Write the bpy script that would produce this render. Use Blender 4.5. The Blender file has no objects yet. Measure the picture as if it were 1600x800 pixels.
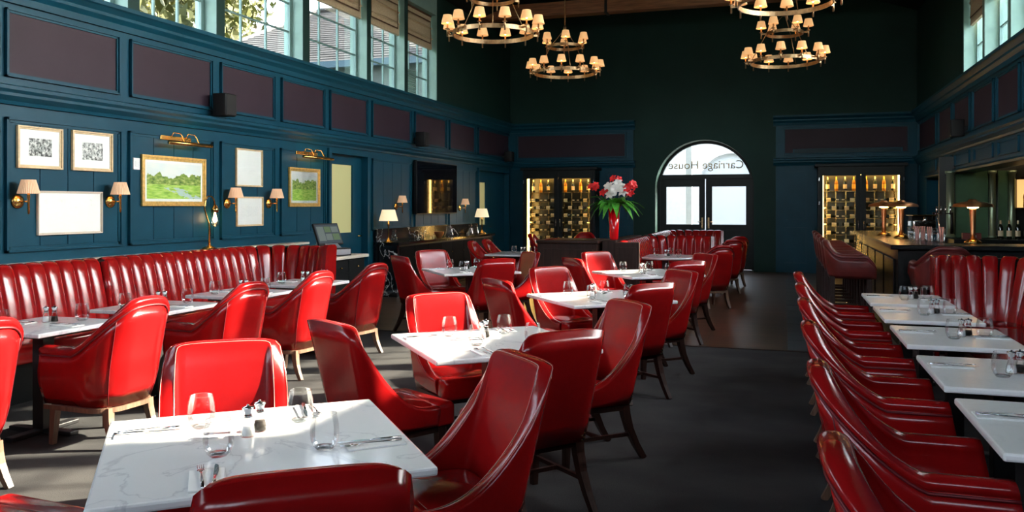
import bpy, bmesh, math, random
from mathutils import Vector, Matrix
random.seed(7)
PI = math.pi
S = bpy.context.scene
COL = S.collection

# ------------------------------------------------------------------ camera
H = 1.49                      # eye height
F = 1302.0                    # focal length in pixels of a 1600 px wide frame
HY = 320.5                    # row of the horizon
TH = math.atan(424 / F)       # the camera is turned 18 degrees to the left of the room's long axis
cam = bpy.data.cameras.new('camera'); camo = bpy.data.objects.new('camera', cam); COL.objects.link(camo)
cam.sensor_width = 36; cam.lens = 36 * F / 1600; cam.shift_y = -(400 - HY) / 1600
cam.clip_start = .05; cam.clip_end = 300
camo.location = (0, 0, H); camo.rotation_euler = (PI / 2, 0, TH)
S.camera = camo

# ------------------------------------------------------------------ sky, sun, exposure
SUN_EL, SUN_AZ = math.radians(30), math.radians(29)
w = bpy.data.worlds.new('world'); S.world = w; w.use_nodes = True
nt = w.node_tree; nt.nodes.clear()
sky = nt.nodes.new('ShaderNodeTexSky'); sky.sky_type = 'NISHITA'; sky.sun_disc = False
sky.sun_elevation = SUN_EL; sky.sun_rotation = PI / 2 - SUN_AZ; sky.air_density = 1.0; sky.dust_density = 1.5; sky.ozone_density = 1.0
bg = nt.nodes.new('ShaderNodeBackground'); bg.inputs[1].default_value = 1.5
out = nt.nodes.new('ShaderNodeOutputWorld')
hs = nt.nodes.new('ShaderNodeHueSaturation'); hs.inputs['Saturation'].default_value = .42      # thin bright haze
nt.links.new(sky.outputs[0], hs.inputs['Color']); nt.links.new(hs.outputs[0], bg.inputs[0]); nt.links.new(bg.outputs[0], out.inputs[0])
sl = bpy.data.lights.new('sun', 'SUN'); sl.energy = 19.5; sl.angle = math.radians(.8); sl.color = (1, .87, .68)
so = bpy.data.objects.new('sun', sl); COL.objects.link(so)
so.location = (20, 12, 20)
# travels towards -X, -Y and down
d = Vector((-math.cos(SUN_EL) * math.cos(SUN_AZ), -math.cos(SUN_EL) * math.sin(SUN_AZ), -math.sin(SUN_EL)))
so.rotation_euler = d.to_track_quat('-Z', 'Y').to_euler()
S.cycles.transparent_max_bounces = 24
S.view_settings.view_transform = 'Standard'; S.view_settings.look = 'None'
S.view_settings.exposure = 1.2; S.view_settings.gamma = 1; S.view_settings.use_curve_mapping = False

# ------------------------------------------------------------------ measuring helpers: photo pixel -> point on a plane of the room
XL, XR, YB, YF = -6.37, 2.69, 19.4, -4.0
def ray(u, v):
    a = (u - 800) / F
    return Vector((-math.sin(TH) + a * math.cos(TH), math.cos(TH) + a * math.sin(TH), (HY - v) / F))
def onx(u, v, X=XL):
    r = ray(u, v); p = r * (X / r.x); return Vector((p.x, p.y, p.z + H))
def ony(u, v, Y=YB):
    r = ray(u, v); p = r * (Y / r.y); return Vector((p.x, p.y, p.z + H))
def onz(u, v, z):
    r = ray(u, v); p = r * ((z - H) / r.z); return Vector((p.x, p.y, p.z + H))

# ------------------------------------------------------------------ materials
MATS = {}
def nodes(name):
    m = bpy.data.materials.new(name); m.use_nodes = True
    n = m.node_tree; b = n.nodes['Principled BSDF']; MATS[name] = m
    return m, n, b
def mat(name, col, rough=.5, metal=0, coat=0, spec=.5, var=0, vscale=8, bump=0, bscale=60, stretch=None, trans=0, emit=None, es=0, col2=None, coatr=.1, sheen=0):
    m, n, b = nodes(name)
    b.inputs['Base Color'].default_value = (*col, 1); b.inputs['Roughness'].default_value = rough
    b.inputs['Metallic'].default_value = metal; b.inputs['Coat Weight'].default_value = coat; b.inputs['Coat Roughness'].default_value = coatr
    b.inputs['Specular IOR Level'].default_value = spec; b.inputs['Transmission Weight'].default_value = trans
    b.inputs['Sheen Weight'].default_value = sheen
    if emit: b.inputs['Emission Color'].default_value = (*emit, 1); b.inputs['Emission Strength'].default_value = es
    if var or bump:
        tc = n.nodes.new('ShaderNodeTexCoord'); mp = n.nodes.new('ShaderNodeMapping')
        if stretch: mp.inputs['Scale'].default_value = stretch
        n.links.new(tc.outputs['Object'], mp.inputs[0])
    if var:
        t = n.nodes.new('ShaderNodeTexNoise'); t.inputs['Scale'].default_value = vscale; t.inputs['Detail'].default_value = 5
        n.links.new(mp.outputs[0], t.inputs['Vector'])
        r = n.nodes.new('ShaderNodeValToRGB'); r.color_ramp.elements[0].position = .3; r.color_ramp.elements[1].position = .7
        c2 = col2 if col2 else tuple(min(1, c * (1 + var)) for c in col); c1 = tuple(c * (1 - var) for c in col)
        r.color_ramp.elements[0].color = (*c1, 1); r.color_ramp.elements[1].color = (*c2, 1)
        n.links.new(t.outputs[0], r.inputs[0]); n.links.new(r.outputs[0], b.inputs['Base Color'])
    if bump:
        t2 = n.nodes.new('ShaderNodeTexNoise'); t2.inputs['Scale'].default_value = bscale; t2.inputs['Detail'].default_value = 3
        n.links.new(mp.outputs[0], t2.inputs['Vector'])
        bp = n.nodes.new('ShaderNodeBump'); bp.inputs['Strength'].default_value = bump; bp.inputs['Distance'].default_value = .01
        n.links.new(t2.outputs[0], bp.inputs['Height']); n.links.new(bp.outputs[0], b.inputs['Normal'])
    return m
LEATHER = mat('red_leather', (.27, .0048, .0055), .2, coat=.2, spec=.34, var=.18, vscale=4, bump=.03, bscale=70, coatr=.06)
OXBLOOD = mat('oxblood_leather', (.12, .016, .014), .36, coat=.12, var=.3, vscale=7, bump=.12, bscale=90, coatr=.2)
STITCH = mat('cream_stitch', (.55, .28, .24), .7)
SEAM = mat('dark_seam', (.13, .004, .008), .5)
DARKWOOD = mat('dark_wood', (.024, .010, .007), .4, spec=.25, var=.4, vscale=12, stretch=(6, 6, .6))
WALNUT = mat('walnut_wood', (.15, .085, .055), .4, var=.35, vscale=9, stretch=(8, 8, .6), bump=.05)
PANELWOOD = mat('booth_wood', (.030, .014, .010), .45, spec=.2, var=.4, vscale=6, stretch=(6, 6, .5))
BLUE = mat('blue_paint', (.004, .051, .083), .40, spec=.16, var=.08, vscale=3, bump=.015, bscale=30)
GREENWALL = mat('green_paint', (.010, .036, .031), .6, spec=.2, var=.12, vscale=1.5)
TEALFRAME = mat('teal_window_paint', (.14, .25, .24), .5, var=.05)
PIERPAINT = mat('green_grey_paint', (.20, .33, .29), .6, var=.06)
PURPLE = mat('aubergine_panel', (.034, .020, .030), .5, spec=.15, var=.1, vscale=2)
CEIL = mat('dark_ceiling_paint', (.010, .016, .017), .7, spec=.2)
BLACK = mat('black_lacquer', (.005, .007, .008), .4, spec=.2)
BLACKMETAL = mat('black_metal', (.012, .012, .013), .4, metal=.5)
TABLEBASE = mat('table_base_iron', (.01, .01, .011), .45)
BEAM = mat('oak_beam', (.26, .10, .04), .6, var=.4, vscale=5, stretch=(.5, 6, 6), bump=.15, bscale=20)
BRASS = mat('brass', (.62, .36, .11), .25, metal=1)
COPPER = mat('copper', (.80, .36, .15), .36, metal=1)
BRONZE = mat('aged_bronze', (.34, .22, .12), .35, metal=1, var=.3, vscale=20)
CHROME = mat('steel', (.75, .75, .77), .15, metal=1)
GOLD = mat('gilt_frame', (.72, .46, .14), .35, metal=.7, var=.2, vscale=30)
PALEFRAME = mat('pale_gold_frame', (.62, .46, .25), .5, var=.15, vscale=25)
CREAMFRAME = mat('cream_frame', (.62, .54, .42), .5)
MAT_WHITE = mat('picture_mount', (.90, .88, .84), .7)
WHITE = mat('white_plastic', (.8, .8, .78), .4)
LEDGE = mat('cream_ledge', (.62, .56, .46), .4, var=.06)
NAPKIN = mat('white_paper_napkin', (.82, .82, .8), .8, var=.04)
LINEN = mat('linen_blind', (.50, .40, .26), .9, var=.12, vscale=40, bump=.1, bscale=200, trans=0)
BLINDTRIM = mat('brown_trim', (.09, .045, .02), .8)
REDGLAZE = mat('red_glazed_ceramic', (.75, .006, .010), .12, coat=.5)
PETALRED = mat('red_petal', (.70, .008, .010), .5)
PETALWHITE = mat('white_petal', (.66, .64, .57), .55)
LEAF = mat('green_leaf', (.07, .30, .03), .5, var=.4, vscale=30)
STEM = mat('brown_stem', (.1, .05, .03), .7)
PEPPER = mat('peppercorns', (.02, .016, .014), .8, var=.5, vscale=400)
SALT = mat('salt', (.85, .85, .85), .8)
SLATE = mat('slate_roof', (.06, .057, .053), .8, var=.35, vscale=2.5, bump=.1, bscale=8)
RENDER = mat('pale_render', (.14, .17, .165), .8, var=.08)
GUTTER = mat('blue_gutter', (.06, .12, .16), .5)
FOLIAGE = mat('sunlit_foliage', (.035, .06, .010), .7, var=.6, vscale=.9, col2=(.11, .105, .018))
BARK = mat('bark', (.14, .10, .075), .9)
GRASS = mat('lawn', (.08, .16, .03), .9, var=.3, vscale=.5)
PAVING = mat('pale_paving', (.22, .22, .21), .9, var=.15)
LIMEWALL = mat('white_limewash', (.30, .31, .31), .85, var=.06)
GREENGLASS = mat('green_lacquer', (.06, .12, .065), .2, coat=.6, var=.3, vscale=2)
BRONZEGREEN = mat('green_bronze_column', (.26, .32, .21), .3, metal=.7)
BOTTLE = mat('dark_bottle_glass', (.006, .012, .006), .08, coat=.6)
BOTTLEAMBER = mat('amber_bottle_glass', (.35, .14, .01), .1, coat=.6)
BOTLABEL = mat('bottle_label', (.80, .66, .42), .7)
BOTLABELY = mat('yellow_bottle_label', (.85, .5, .05), .6)
CHARCOAL = mat('charcoal_plastic', (.009, .009, .010), .5, spec=.25)
GREYPLASTIC = mat('silver_grey_plastic', (.35, .36, .38), .35, metal=.4)
SCREEN = mat('till_screen', (.02, .025, .02), .1)
TVSCREEN = mat('television_glass', (.004, .004, .006), .035, spec=.3)
TILE = mat('grey_floor_tile', (.05, .06, .068), .3, var=.2, vscale=3)
STRAW = mat('pink_straw', (.75, .38, .32), .5)
REDBOX = mat('red_box', (.2, .03, .02), .5)
MATTBLACK = mat('matt_black_paint', (.007, .006, .006), .75, spec=.05)
BARBLACK = mat('polished_black_bar', (.006, .006, .006), .27, spec=.3)
DARKPANEL = mat('dark_back_panel', (.02, .022, .02), .3)

def emis(name, col, s):
    m, n, b = nodes(name); b.inputs['Base Color'].default_value = (*col, 1)
    b.inputs['Emission Color'].default_value = (*col, 1); b.inputs['Emission Strength'].default_value = s; b.inputs['Roughness'].default_value = .7
    return m
SHADE = emis('lit_cream_shade', (.72, .46, .24), .27)
SHADE.node_tree.nodes['Principled BSDF'].inputs['Emission Color'].default_value = (1, .52, .20, 1)
SHADEPALE = emis('lit_ivory_shade', (.82, .70, .48), .33)
SHADEPALE.node_tree.nodes['Principled BSDF'].inputs['Emission Color'].default_value = (1, .80, .48, 1)
SCONCESHADE = mat('pleated_shade', (.80, .52, .34), .8, emit=(1, .6, .3), es=.1)
BULB = emis('glowing_bulb', (1, .62, .25), 14)
LEDSTRIP = emis('led_strip', (1, .56, .14), 25)
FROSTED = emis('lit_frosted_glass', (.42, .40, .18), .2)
SHELFGLOW = emis('lit_shelf_back', (1, .58, .2), .45)
SCREENLIT = emis('lit_screen', (.09, .11, .10), .1)
SCREENGREEN = emis('lit_screen_green', (.06, .10, .04), .1)
SCREENBLUE = emis('lit_screen_blue', (.02, .03, .04), .1)

def thin_glass(name, tint=(1, 1, 1), refl=1.0):
    m = bpy.data.materials.new(name); m.use_nodes = True; n = m.node_tree; n.nodes.clear(); MATS[name] = m
    o = n.nodes.new('ShaderNodeOutputMaterial'); tr = n.nodes.new('ShaderNodeBsdfTransparent'); gl = n.nodes.new('ShaderNodeBsdfGlossy')
    gl.inputs['Roughness'].default_value = .03; tr.inputs[0].default_value = (*tint, 1)
    fr = n.nodes.new('ShaderNodeLayerWeight'); fr.inputs[0].default_value = .34 * refl
    mul = n.nodes.new('ShaderNodeMath'); mul.operation = 'MULTIPLY'; mul.inputs[1].default_value = .55
    mx = n.nodes.new('ShaderNodeMixShader')
    n.links.new(fr.outputs['Fresnel'], mul.inputs[0]); n.links.new(mul.outputs[0], mx.inputs[0])
    n.links.new(tr.outputs[0], mx.inputs[1]); n.links.new(gl.outputs[0], mx.inputs[2]); n.links.new(mx.outputs[0], o.inputs[0])
    return m
GLASS = thin_glass('clear_glass', (.985, .99, .99))
GLASSBASE = thin_glass('thick_glass_base', (.90, .92, .93), 1.5)
PANE = thin_glass('window_glass', (.97, .985, .98), .45)

def marble(name, base, vein, rough, scale, width, coat=0):
    m, n, b = nodes(name); b.inputs['Roughness'].default_value = rough; b.inputs['Coat Weight'].default_value = coat
    tc = n.nodes.new('ShaderNodeTexCoord'); no = n.nodes.new('ShaderNodeTexNoise'); no.inputs['Scale'].default_value = scale; no.inputs['Detail'].default_value = 6
    no.inputs['Distortion'].default_value = 1.2
    n.links.new(tc.outputs['Object'], no.inputs['Vector'])
    r = n.nodes.new('ShaderNodeValToRGB'); e = r.color_ramp.elements
    e[0].position = .5 - width; e[0].color = (*base, 1); e[1].position = .5 + width; e[1].color = (*base, 1)
    k = e.new(.5); k.color = (*vein, 1)
    n.links.new(no.outputs[0], r.inputs[0]); n.links.new(r.outputs[0], b.inputs['Base Color'])
    return m
MARBLE = marble('white_marble', (.76, .77, .77), (.60, .61, .63), .1, 2.2, .012)
WHITETOP = marble('white_quartz', (.90, .89, .87), (.86, .85, .83), .25, 3, .02)
NERO = marble('black_marble', (.008, .008, .009), (.72, .69, .64), .12, 1.3, .0055)

def mk_shade_pleats(): pass

def carpet():
    m, n, b = nodes('patterned_carpet'); b.inputs['Roughness'].default_value = .95; b.inputs['Specular IOR Level'].default_value = .1
    tc = n.nodes.new('ShaderNodeTexCoord'); no = n.nodes.new('ShaderNodeTexNoise'); no.inputs['Scale'].default_value = 220; no.inputs['Detail'].default_value = 3
    n.links.new(tc.outputs['Object'], no.inputs['Vector'])
    n2 = n.nodes.new('ShaderNodeTexNoise'); n2.inputs['Scale'].default_value = 2.2; n2.inputs['Detail'].default_value = 4
    mp = n.nodes.new('ShaderNodeMapping'); mp.inputs['Rotation'].default_value = (0, 0, -.52); mp.inputs['Scale'].default_value = (1, 1.4, 1)
    n.links.new(tc.outputs['Object'], mp.inputs[0]); n.links.new(mp.outputs[0], n2.inputs['Vector'])
    r = n.nodes.new('ShaderNodeValToRGB'); e = r.color_ramp.elements; e[0].position = .35; e[0].color = (.044, .044, .046, 1); e[1].position = .65; e[1].color = (.062, .062, .062, 1)
    n.links.new(n2.outputs[0], r.inputs[0])
    r2 = n.nodes.new('ShaderNodeValToRGB'); e = r2.color_ramp.elements; e[0].position = .3; e[0].color = (.5, .5, .5, 1); e[1].position = .7; e[1].color = (1, 1, 1, 1)
    n.links.new(no.outputs[0], r2.inputs[0])
    mx = n.nodes.new('ShaderNodeMix'); mx.data_type = 'RGBA'; mx.blend_type = 'MULTIPLY'; mx.inputs[0].default_value = 1
    n.links.new(r.outputs[0], mx.inputs[6]); n.links.new(r2.outputs[0], mx.inputs[7]); n.links.new(mx.outputs[2], b.inputs['Base Color'])
    bp = n.nodes.new('ShaderNodeBump'); bp.inputs['Strength'].default_value = .6; bp.inputs['Distance'].default_value = .004
    n.links.new(no.outputs[0], bp.inputs['Height']); n.links.new(bp.outputs[0], b.inputs['Normal'])
    return m
CARPET = carpet()

def planks():
    m, n, b = nodes('oak_planks'); b.inputs['Roughness'].default_value = .3
    tc = n.nodes.new('ShaderNodeTexCoord'); br = n.nodes.new('ShaderNodeTexBrick')
    br.inputs['Scale'].default_value = 1; br.inputs['Brick Width'].default_value = 1.6; br.inputs['Row Height'].default_value = .14
    br.inputs['Mortar Size'].default_value = .004; br.inputs['Color1'].default_value = (.115, .068, .042, 1); br.inputs['Color2'].default_value = (.066, .040, .027, 1)
    br.inputs['Mortar'].default_value = (.01, .008, .007, 1)
    n.links.new(tc.outputs['Object'], br.inputs['Vector'])
    no = n.nodes.new('ShaderNodeTexNoise'); no.inputs['Scale'].default_value = 6; no.inputs['Detail'].default_value = 6
    mp = n.nodes.new('ShaderNodeMapping'); mp.inputs['Scale'].default_value = (.5, 8, 1); n.links.new(tc.outputs['Object'], mp.inputs[0]); n.links.new(mp.outputs[0], no.inputs['Vector'])
    r = n.nodes.new('ShaderNodeValToRGB'); e = r.color_ramp.elements; e[0].position = .3; e[0].color = (.6, .6, .6, 1); e[1].position = .7; e[1].color = (1.2, 1.15, 1.1, 1)
    n.links.new(no.outputs[0], r.inputs[0])
    mx = n.nodes.new('ShaderNodeMix'); mx.data_type = 'RGBA'; mx.blend_type = 'MULTIPLY'; mx.inputs[0].default_value = 1
    n.links.new(br.outputs[0], mx.inputs[6]); n.links.new(r.outputs[0], mx.inputs[7]); n.links.new(mx.outputs[2], b.inputs['Base Color'])
    bp = n.nodes.new('ShaderNodeBump'); bp.inputs['Strength'].default_value = .25; bp.inputs['Distance'].default_value = .003
    n.links.new(no.outputs[0], bp.inputs['Height']); n.links.new(bp.outputs[0], b.inputs['Normal'])
    return m
PLANKS = planks()

def ramp(n, src, stops, interp='LINEAR'):
    r = n.nodes.new('ShaderNodeValToRGB'); r.color_ramp.interpolation = interp; e = r.color_ramp.elements
    e[0].position, e[0].color = stops[0][0], (*stops[0][1], 1); e[1].position, e[1].color = stops[-1][0], (*stops[-1][1], 1)
    for p, c in stops[1:-1]: k = e.new(p); k.color = (*c, 1)
    n.links.new(src, r.inputs[0]); return r.outputs[0]
def nmath(n, op, a, b):
    q = n.nodes.new('ShaderNodeMath'); q.operation = op
    for i, x in enumerate((a, b)):
        if isinstance(x, (int, float)): q.inputs[i].default_value = x
        else: n.links.new(x, q.inputs[i])
    return q.outputs[0]
def nmix(n, fac, a, b):
    q = n.nodes.new('ShaderNodeMix'); q.data_type = 'RGBA'; n.links.new(fac, q.inputs[0])
    for i, x in ((6, a), (7, b)):
        if isinstance(x, tuple): q.inputs[i].default_value = (*x, 1)
        else: n.links.new(x, q.inputs[i])
    return q.outputs[2]
def landscape(name, horizon, treetop, water):
    m, n, b = nodes(name); b.inputs['Roughness'].default_value = .4
    tc = n.nodes.new('ShaderNodeTexCoord'); sp = n.nodes.new('ShaderNodeSeparateXYZ'); n.links.new(tc.outputs['UV'], sp.inputs[0])
    u, v = sp.outputs[0], sp.outputs[1]
    def noise(sc, det=5, st=(1, 1, 1)):
        t = n.nodes.new('ShaderNodeTexNoise'); t.inputs['Scale'].default_value = sc; t.inputs['Detail'].default_value = det
        mp = n.nodes.new('ShaderNodeMapping'); mp.inputs['Scale'].default_value = st; n.links.new(tc.outputs['UV'], mp.inputs[0]); n.links.new(mp.outputs[0], t.inputs['Vector']); return t.outputs[0]
    skyc = ramp(n, noise(3), [(.35, (.74, .80, .80)), (.65, (.88, .86, .80))])
    trees = ramp(n, noise(14), [(.3, (.06, .13, .02)), (.5, (.24, .36, .05)), (.7, (.60, .60, .22))])
    field = ramp(n, noise(7, 6, (1, 3, 1)), [(.3, (.16, .36, .03)), (.5, (.40, .62, .08)), (.72, (.66, .72, .24))])
    top = nmath(n, 'ADD', nmath(n, 'MULTIPLY', nmath(n, 'SUBTRACT', noise(5, 4, (1, .2, 1)), .5), .8), treetop)
    col = nmix(n, nmath(n, 'LESS_THAN', v, top), skyc, trees)
    col = nmix(n, nmath(n, 'LESS_THAN', v, horizon), col, field)
    if water:
        # a stream winding into the lower right
        e = nmath(n, 'ABSOLUTE', nmath(n, 'SUBTRACT', nmath(n, 'SUBTRACT', u, .30), nmath(n, 'MULTIPLY', nmath(n, 'SUBTRACT', .42, v), 1.4)), 0)
        msk = nmath(n, 'MULTIPLY', nmath(n, 'LESS_THAN', e, .16), nmath(n, 'LESS_THAN', v, .32))
        msk = nmath(n, 'MULTIPLY', msk, nmath(n, 'GREATER_THAN', noise(9), .47))
        col = nmix(n, msk, col, (.50, .62, .60))
    n.links.new(col, b.inputs['Base Color']); return m
LAND1 = landscape('river_meadow_print', .40, .66, True)
LAND2 = landscape('tree_line_print', .42, .74, False)
def etching(name, dens, x0, x1, y0, y1, scale, dark=(.05, .05, .05)):
    m, n, b = nodes(name); b.inputs['Roughness'].default_value = .7
    tc = n.nodes.new('ShaderNodeTexCoord'); sp = n.nodes.new('ShaderNodeSeparateXYZ'); n.links.new(tc.outputs['UV'], sp.inputs[0])
    t = n.nodes.new('ShaderNodeTexNoise'); t.inputs['Scale'].default_value = scale; t.inputs['Detail'].default_value = 12; t.inputs['Roughness'].default_value = .8
    mp = n.nodes.new('ShaderNodeMapping'); mp.inputs['Scale'].default_value = (1.6, 1, 1); n.links.new(tc.outputs['UV'], mp.inputs[0]); n.links.new(mp.outputs[0], t.inputs['Vector'])
    k = nmath(n, 'MULTIPLY', nmath(n, 'SUBTRACT', dens + .07, t.outputs[0]), 7.0); k = nmath(n, 'MINIMUM', nmath(n, 'MAXIMUM', k, 0.0), 1.0)
    for s, a, op in ((0, x0, 'GREATER_THAN'), (0, x1, 'LESS_THAN'), (1, y0, 'GREATER_THAN'), (1, y1, 'LESS_THAN')):
        k = nmath(n, 'MULTIPLY', k, nmath(n, op, sp.outputs[s], a))
    n.links.new(nmix(n, k, (.90, .88, .84), dark), b.inputs['Base Color']); return m
ETCH1 = etching('house_etching_print', .52, .22, .80, .26, .76, 9)
ETCH2 = etching('street_etching_print', .50, .22, .80, .24, .76, 10)
SKETCH1 = etching('faint_pencil_sketch', .40, .25, .75, .3, .7, 16, (.62, .60, .56))
SKETCH2 = etching('faint_figure_sketch', .42, .15, .85, .3, .7, 18, (.60, .58, .54))
PALEPRINT = etching('faded_map_print', .38, .05, .95, .6, .85, 4, (.70, .67, .60))

# ------------------------------------------------------------------ mesh building
class MB:
    def __init__(s): s.v = []; s.f = []; s.sm = []
    def add(s, vs, fs, smooth=False):
        o = len(s.v); s.v += [tuple(p) for p in vs]; s.f += [tuple(i + o for i in f) for f in fs]; s.sm += [smooth] * len(fs); return s
    def box(s, x0, x1, y0, y1, z0, z1, b=0):
        if x0 > x1: x0, x1 = x1, x0
        if y0 > y1: y0, y1 = y1, y0
        if z0 > z1: z0, z1 = z1, z0
        if not b:
            v = [(x, y, z) for z in (z0, z1) for y in (y0, y1) for x in (x0, x1)]
            return s.add(v, [(0, 2, 3, 1), (4, 5, 7, 6), (0, 1, 5, 4), (2, 6, 7, 3), (0, 4, 6, 2), (1, 3, 7, 5)])
        b = min(b, (x1 - x0) * .49, (y1 - y0) * .49, (z1 - z0) * .49)
        bm = bmesh.new(); bmesh.ops.create_cube(bm, size=1)
        for q in bm.verts: q.co = ((x0 + x1) / 2 + q.co.x * (x1 - x0), (y0 + y1) / 2 + q.co.y * (y1 - y0), (z0 + z1) / 2 + q.co.z * (z1 - z0))
        bmesh.ops.bevel(bm, geom=bm.edges[:] + bm.verts[:], offset=b, segments=2 if b < .012 else 3, affect='EDGES', profile=.5)
        bm.verts.index_update(); vs = [q.co[:] for q in bm.verts]; fs = [[q.index for q in f.verts] for f in bm.faces]; bm.free()
        return s.add(vs, fs, b >= .012)
    def prism(s, poly, axis, a0, a1, smooth=False):
        k = len(poly)
        def P(p, a): return {'x': (a, p[0], p[1]), 'y': (p[0], a, p[1]), 'z': (p[0], p[1], a)}[axis]
        v = [P(p, a0) for p in poly] + [P(p, a1) for p in poly]
        fs = [tuple(range(k))[::-1], tuple(range(k, 2 * k))] + [(i, (i + 1) % k, k + (i + 1) % k, k + i) for i in range(k)]
        return s.add(v, fs, smooth)
    def lathe(s, prof, n=20, c=(0, 0, 0), axis='z', smooth=True, caps=True):
        vs = []
        for r, z in prof:
            for i in range(n):
                a = 2 * PI * i / n; p = (r * math.cos(a), r * math.sin(a), z)
                if axis == 'x': p = (p[2], p[0], p[1])
                if axis == 'y': p = (p[0], p[2], p[1])
                vs.append((p[0] + c[0], p[1] + c[1], p[2] + c[2]))
        fs = [(j * n + i, j * n + (i + 1) % n, (j + 1) * n + (i + 1) % n, (j + 1) * n + i) for j in range(len(prof) - 1) for i in range(n)]
        s.add(vs, fs, smooth)
        if caps:
            o = len(s.v) - len(vs)
            if prof[0][0] > 1e-5: s.f.append(tuple(o + i for i in range(n))[::-1]); s.sm.append(False)
            if prof[-1][0] > 1e-5: s.f.append(tuple(o + (len(prof) - 1) * n + i for i in range(n))); s.sm.append(False)
        return s
    def tube(s, pts, r, n=8, closed=False, caps=True, flat=None):
        pts = [Vector(p) for p in pts]; m = len(pts); rr = r if isinstance(r, (list, tuple)) else [r] * m
        vs = []; up = None
        for i, p in enumerate(pts):
            a = pts[(i - 1) % m] if (closed or i > 0) else p; b = pts[(i + 1) % m] if (closed or i < m - 1) else p
            t = (b - a).normalized()
            if up is None: up = Vector((0, 0, 1)) if abs(t.z) < .9 else Vector((1, 0, 0))
            e1 = t.cross(up)
            if e1.length < 1e-4: e1 = t.cross(Vector((0, 1, 0)))
            e1.normalize(); e2 = e1.cross(t).normalized(); up = e2
            for k in range(n):
                g = 2 * PI * (k + (.5 if n == 4 else 0)) / n
                q = p + (e1 * math.cos(g) + e2 * math.sin(g) * (flat or 1)) * rr[i]; vs.append(q[:])
        mm = m if closed else m - 1
        fs = [(i * n + k, i * n + (k + 1) % n, ((i + 1) % m) * n + (k + 1) % n, ((i + 1) % m) * n + k) for i in range(mm) for k in range(n)]
        if caps and not closed: fs += [tuple(range(n))[::-1], tuple((m - 1) * n + k for k in range(n))]
        return s.add(vs, fs, n > 4)
    def grid(s, P, ci=False, cj=False, smooth=True):
        a, b = len(P), len(P[0]); vs = [q for row in P for q in row]
        fs = [(i * b + j, i * b + (j + 1) % b, ((i + 1) % a) * b + (j + 1) % b, ((i + 1) % a) * b + j) for i in range(a if ci else a - 1) for j in range(b if cj else b - 1)]
        return s.add(vs, fs, smooth)
    def quad_uv(s, p): return s.add(p, [(0, 1, 2, 3)])
    def mesh(s, name, m):
        me = bpy.data.meshes.new(name); me.from_pydata(s.v, [], s.f); me.polygons.foreach_set('use_smooth', s.sm)
        for q in (m if isinstance(m, (list, tuple)) else [m]): me.materials.append(q)
        bm = bmesh.new(); bm.from_mesh(me); bmesh.ops.recalc_face_normals(bm, faces=bm.faces); bm.to_mesh(me); bm.free()
        me.update(); return me
def link(name, data, parent=None, loc=None, rz=0):
    o = bpy.data.objects.new(name, data); COL.objects.link(o)
    if parent: o.parent = parent
    if loc is not None: o.location = loc
    if rz: o.rotation_euler = (0, 0, rz)
    return o
def obj(name, mb, m, parent=None, loc=None, rz=0): return link(name, mb.mesh(name, m), parent, loc, rz)
def tag(o, label, cat, group=None):
    o['label'] = label; o['category'] = cat
    if group: o['group'] = group
    return o
def thing(name, label, cat, loc=(0, 0, 0), rz=0, group=None):
    o = link(name, None, None, loc, rz); o.empty_display_size = .1
    return tag(o, label, cat, group)
def struct(name, mb, m, parent=None):
    o = obj(name, mb, m, parent)
    if not parent: o['kind'] = 'structure'
    return o
KIDS = {}
def copy_tree(o, parent=None):
    c = o.copy(); COL.objects.link(c); c.parent = parent
    for ch in o.children: copy_tree(ch, c)
    return c
USED = set()
def place(proto, loc, rz, label, cat=None, group=None):
    o = proto if proto.name not in USED else copy_tree(proto)
    USED.add(proto.name); USED.add(o.name)
    o.location = loc; o.rotation_euler = (0, 0, rz); o['label'] = label
    if cat: o['category'] = cat
    if group: o['group'] = group
    return o
def face(dx, dy): return math.atan2(dy, dx) - PI / 2     # things are built facing local +Y
def uvquad(name, p, m, parent):
    me = bpy.data.meshes.new(name); me.from_pydata([tuple(q) for q in p], [], [(0, 1, 2, 3)]); me.materials.append(m)
    uv = me.uv_layers.new(name='UVMap')
    for i, c in enumerate(((0, 0), (1, 0), (1, 1), (0, 1))): uv.data[i].uv = c
    return link(name, me, parent)
# ================================================================== THE SETTING
def wb(mb, side, a0, a1, z0, z1, d0, d1, b=0):
    if side == 'L': mb.box(XL + d0, XL + d1, a0, a1, z0, z1, b)
    elif side == 'R': mb.box(XR - d0, XR - d1, a0, a1, z0, z1, b)
    else: mb.box(a0, a1, YB - d0, YB - d1, z0, z1, b)
    return mb
def sweep_profile(side, a0, a1, prof):          # moulding with profile (depth, z) run along a wall
    mb = MB()
    if side == 'L': mb.prism([(XL + d_, z) for d_, z in prof], 'y', a0, a1)
    elif side == 'R': mb.prism([(XR - d_, z) for d_, z in prof], 'y', a0, a1)
    else: mb.prism([(YB - d_, z) for d_, z in prof], 'x', a0, a1)
    return mb
def moulding(side, a0, a1, z0, z1, wd=.035, d_=.028, base=0):
    mb = MB()
    for k, (i, dd) in enumerate(((0, d_), (wd * .45, d_ * .55))):
        t = wd * .45 if k == 0 else wd * .55
        wb(mb, side, a0 + i, a1 - i, z0 + i, z0 + i + t, base, base + dd); wb(mb, side, a0 + i, a1 - i, z1 - i - t, z1 - i, base, base + dd)
        wb(mb, side, a0 + i, a0 + i + t, z0 + i, z1 - i, base, base + dd); wb(mb, side, a1 - i - t, a1 - i, z0 + i, z1 - i, base, base + dd)
    return mb
CORN = [(0, 3.24), (.035, 3.24), (.045, 3.30), (.085, 3.34), (.085, 3.37), (.13, 3.41), (.15, 3.42), (.15, 3.46), (-.18, 3.46), (-.18, 3.40), (0, 3.40)]
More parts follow.
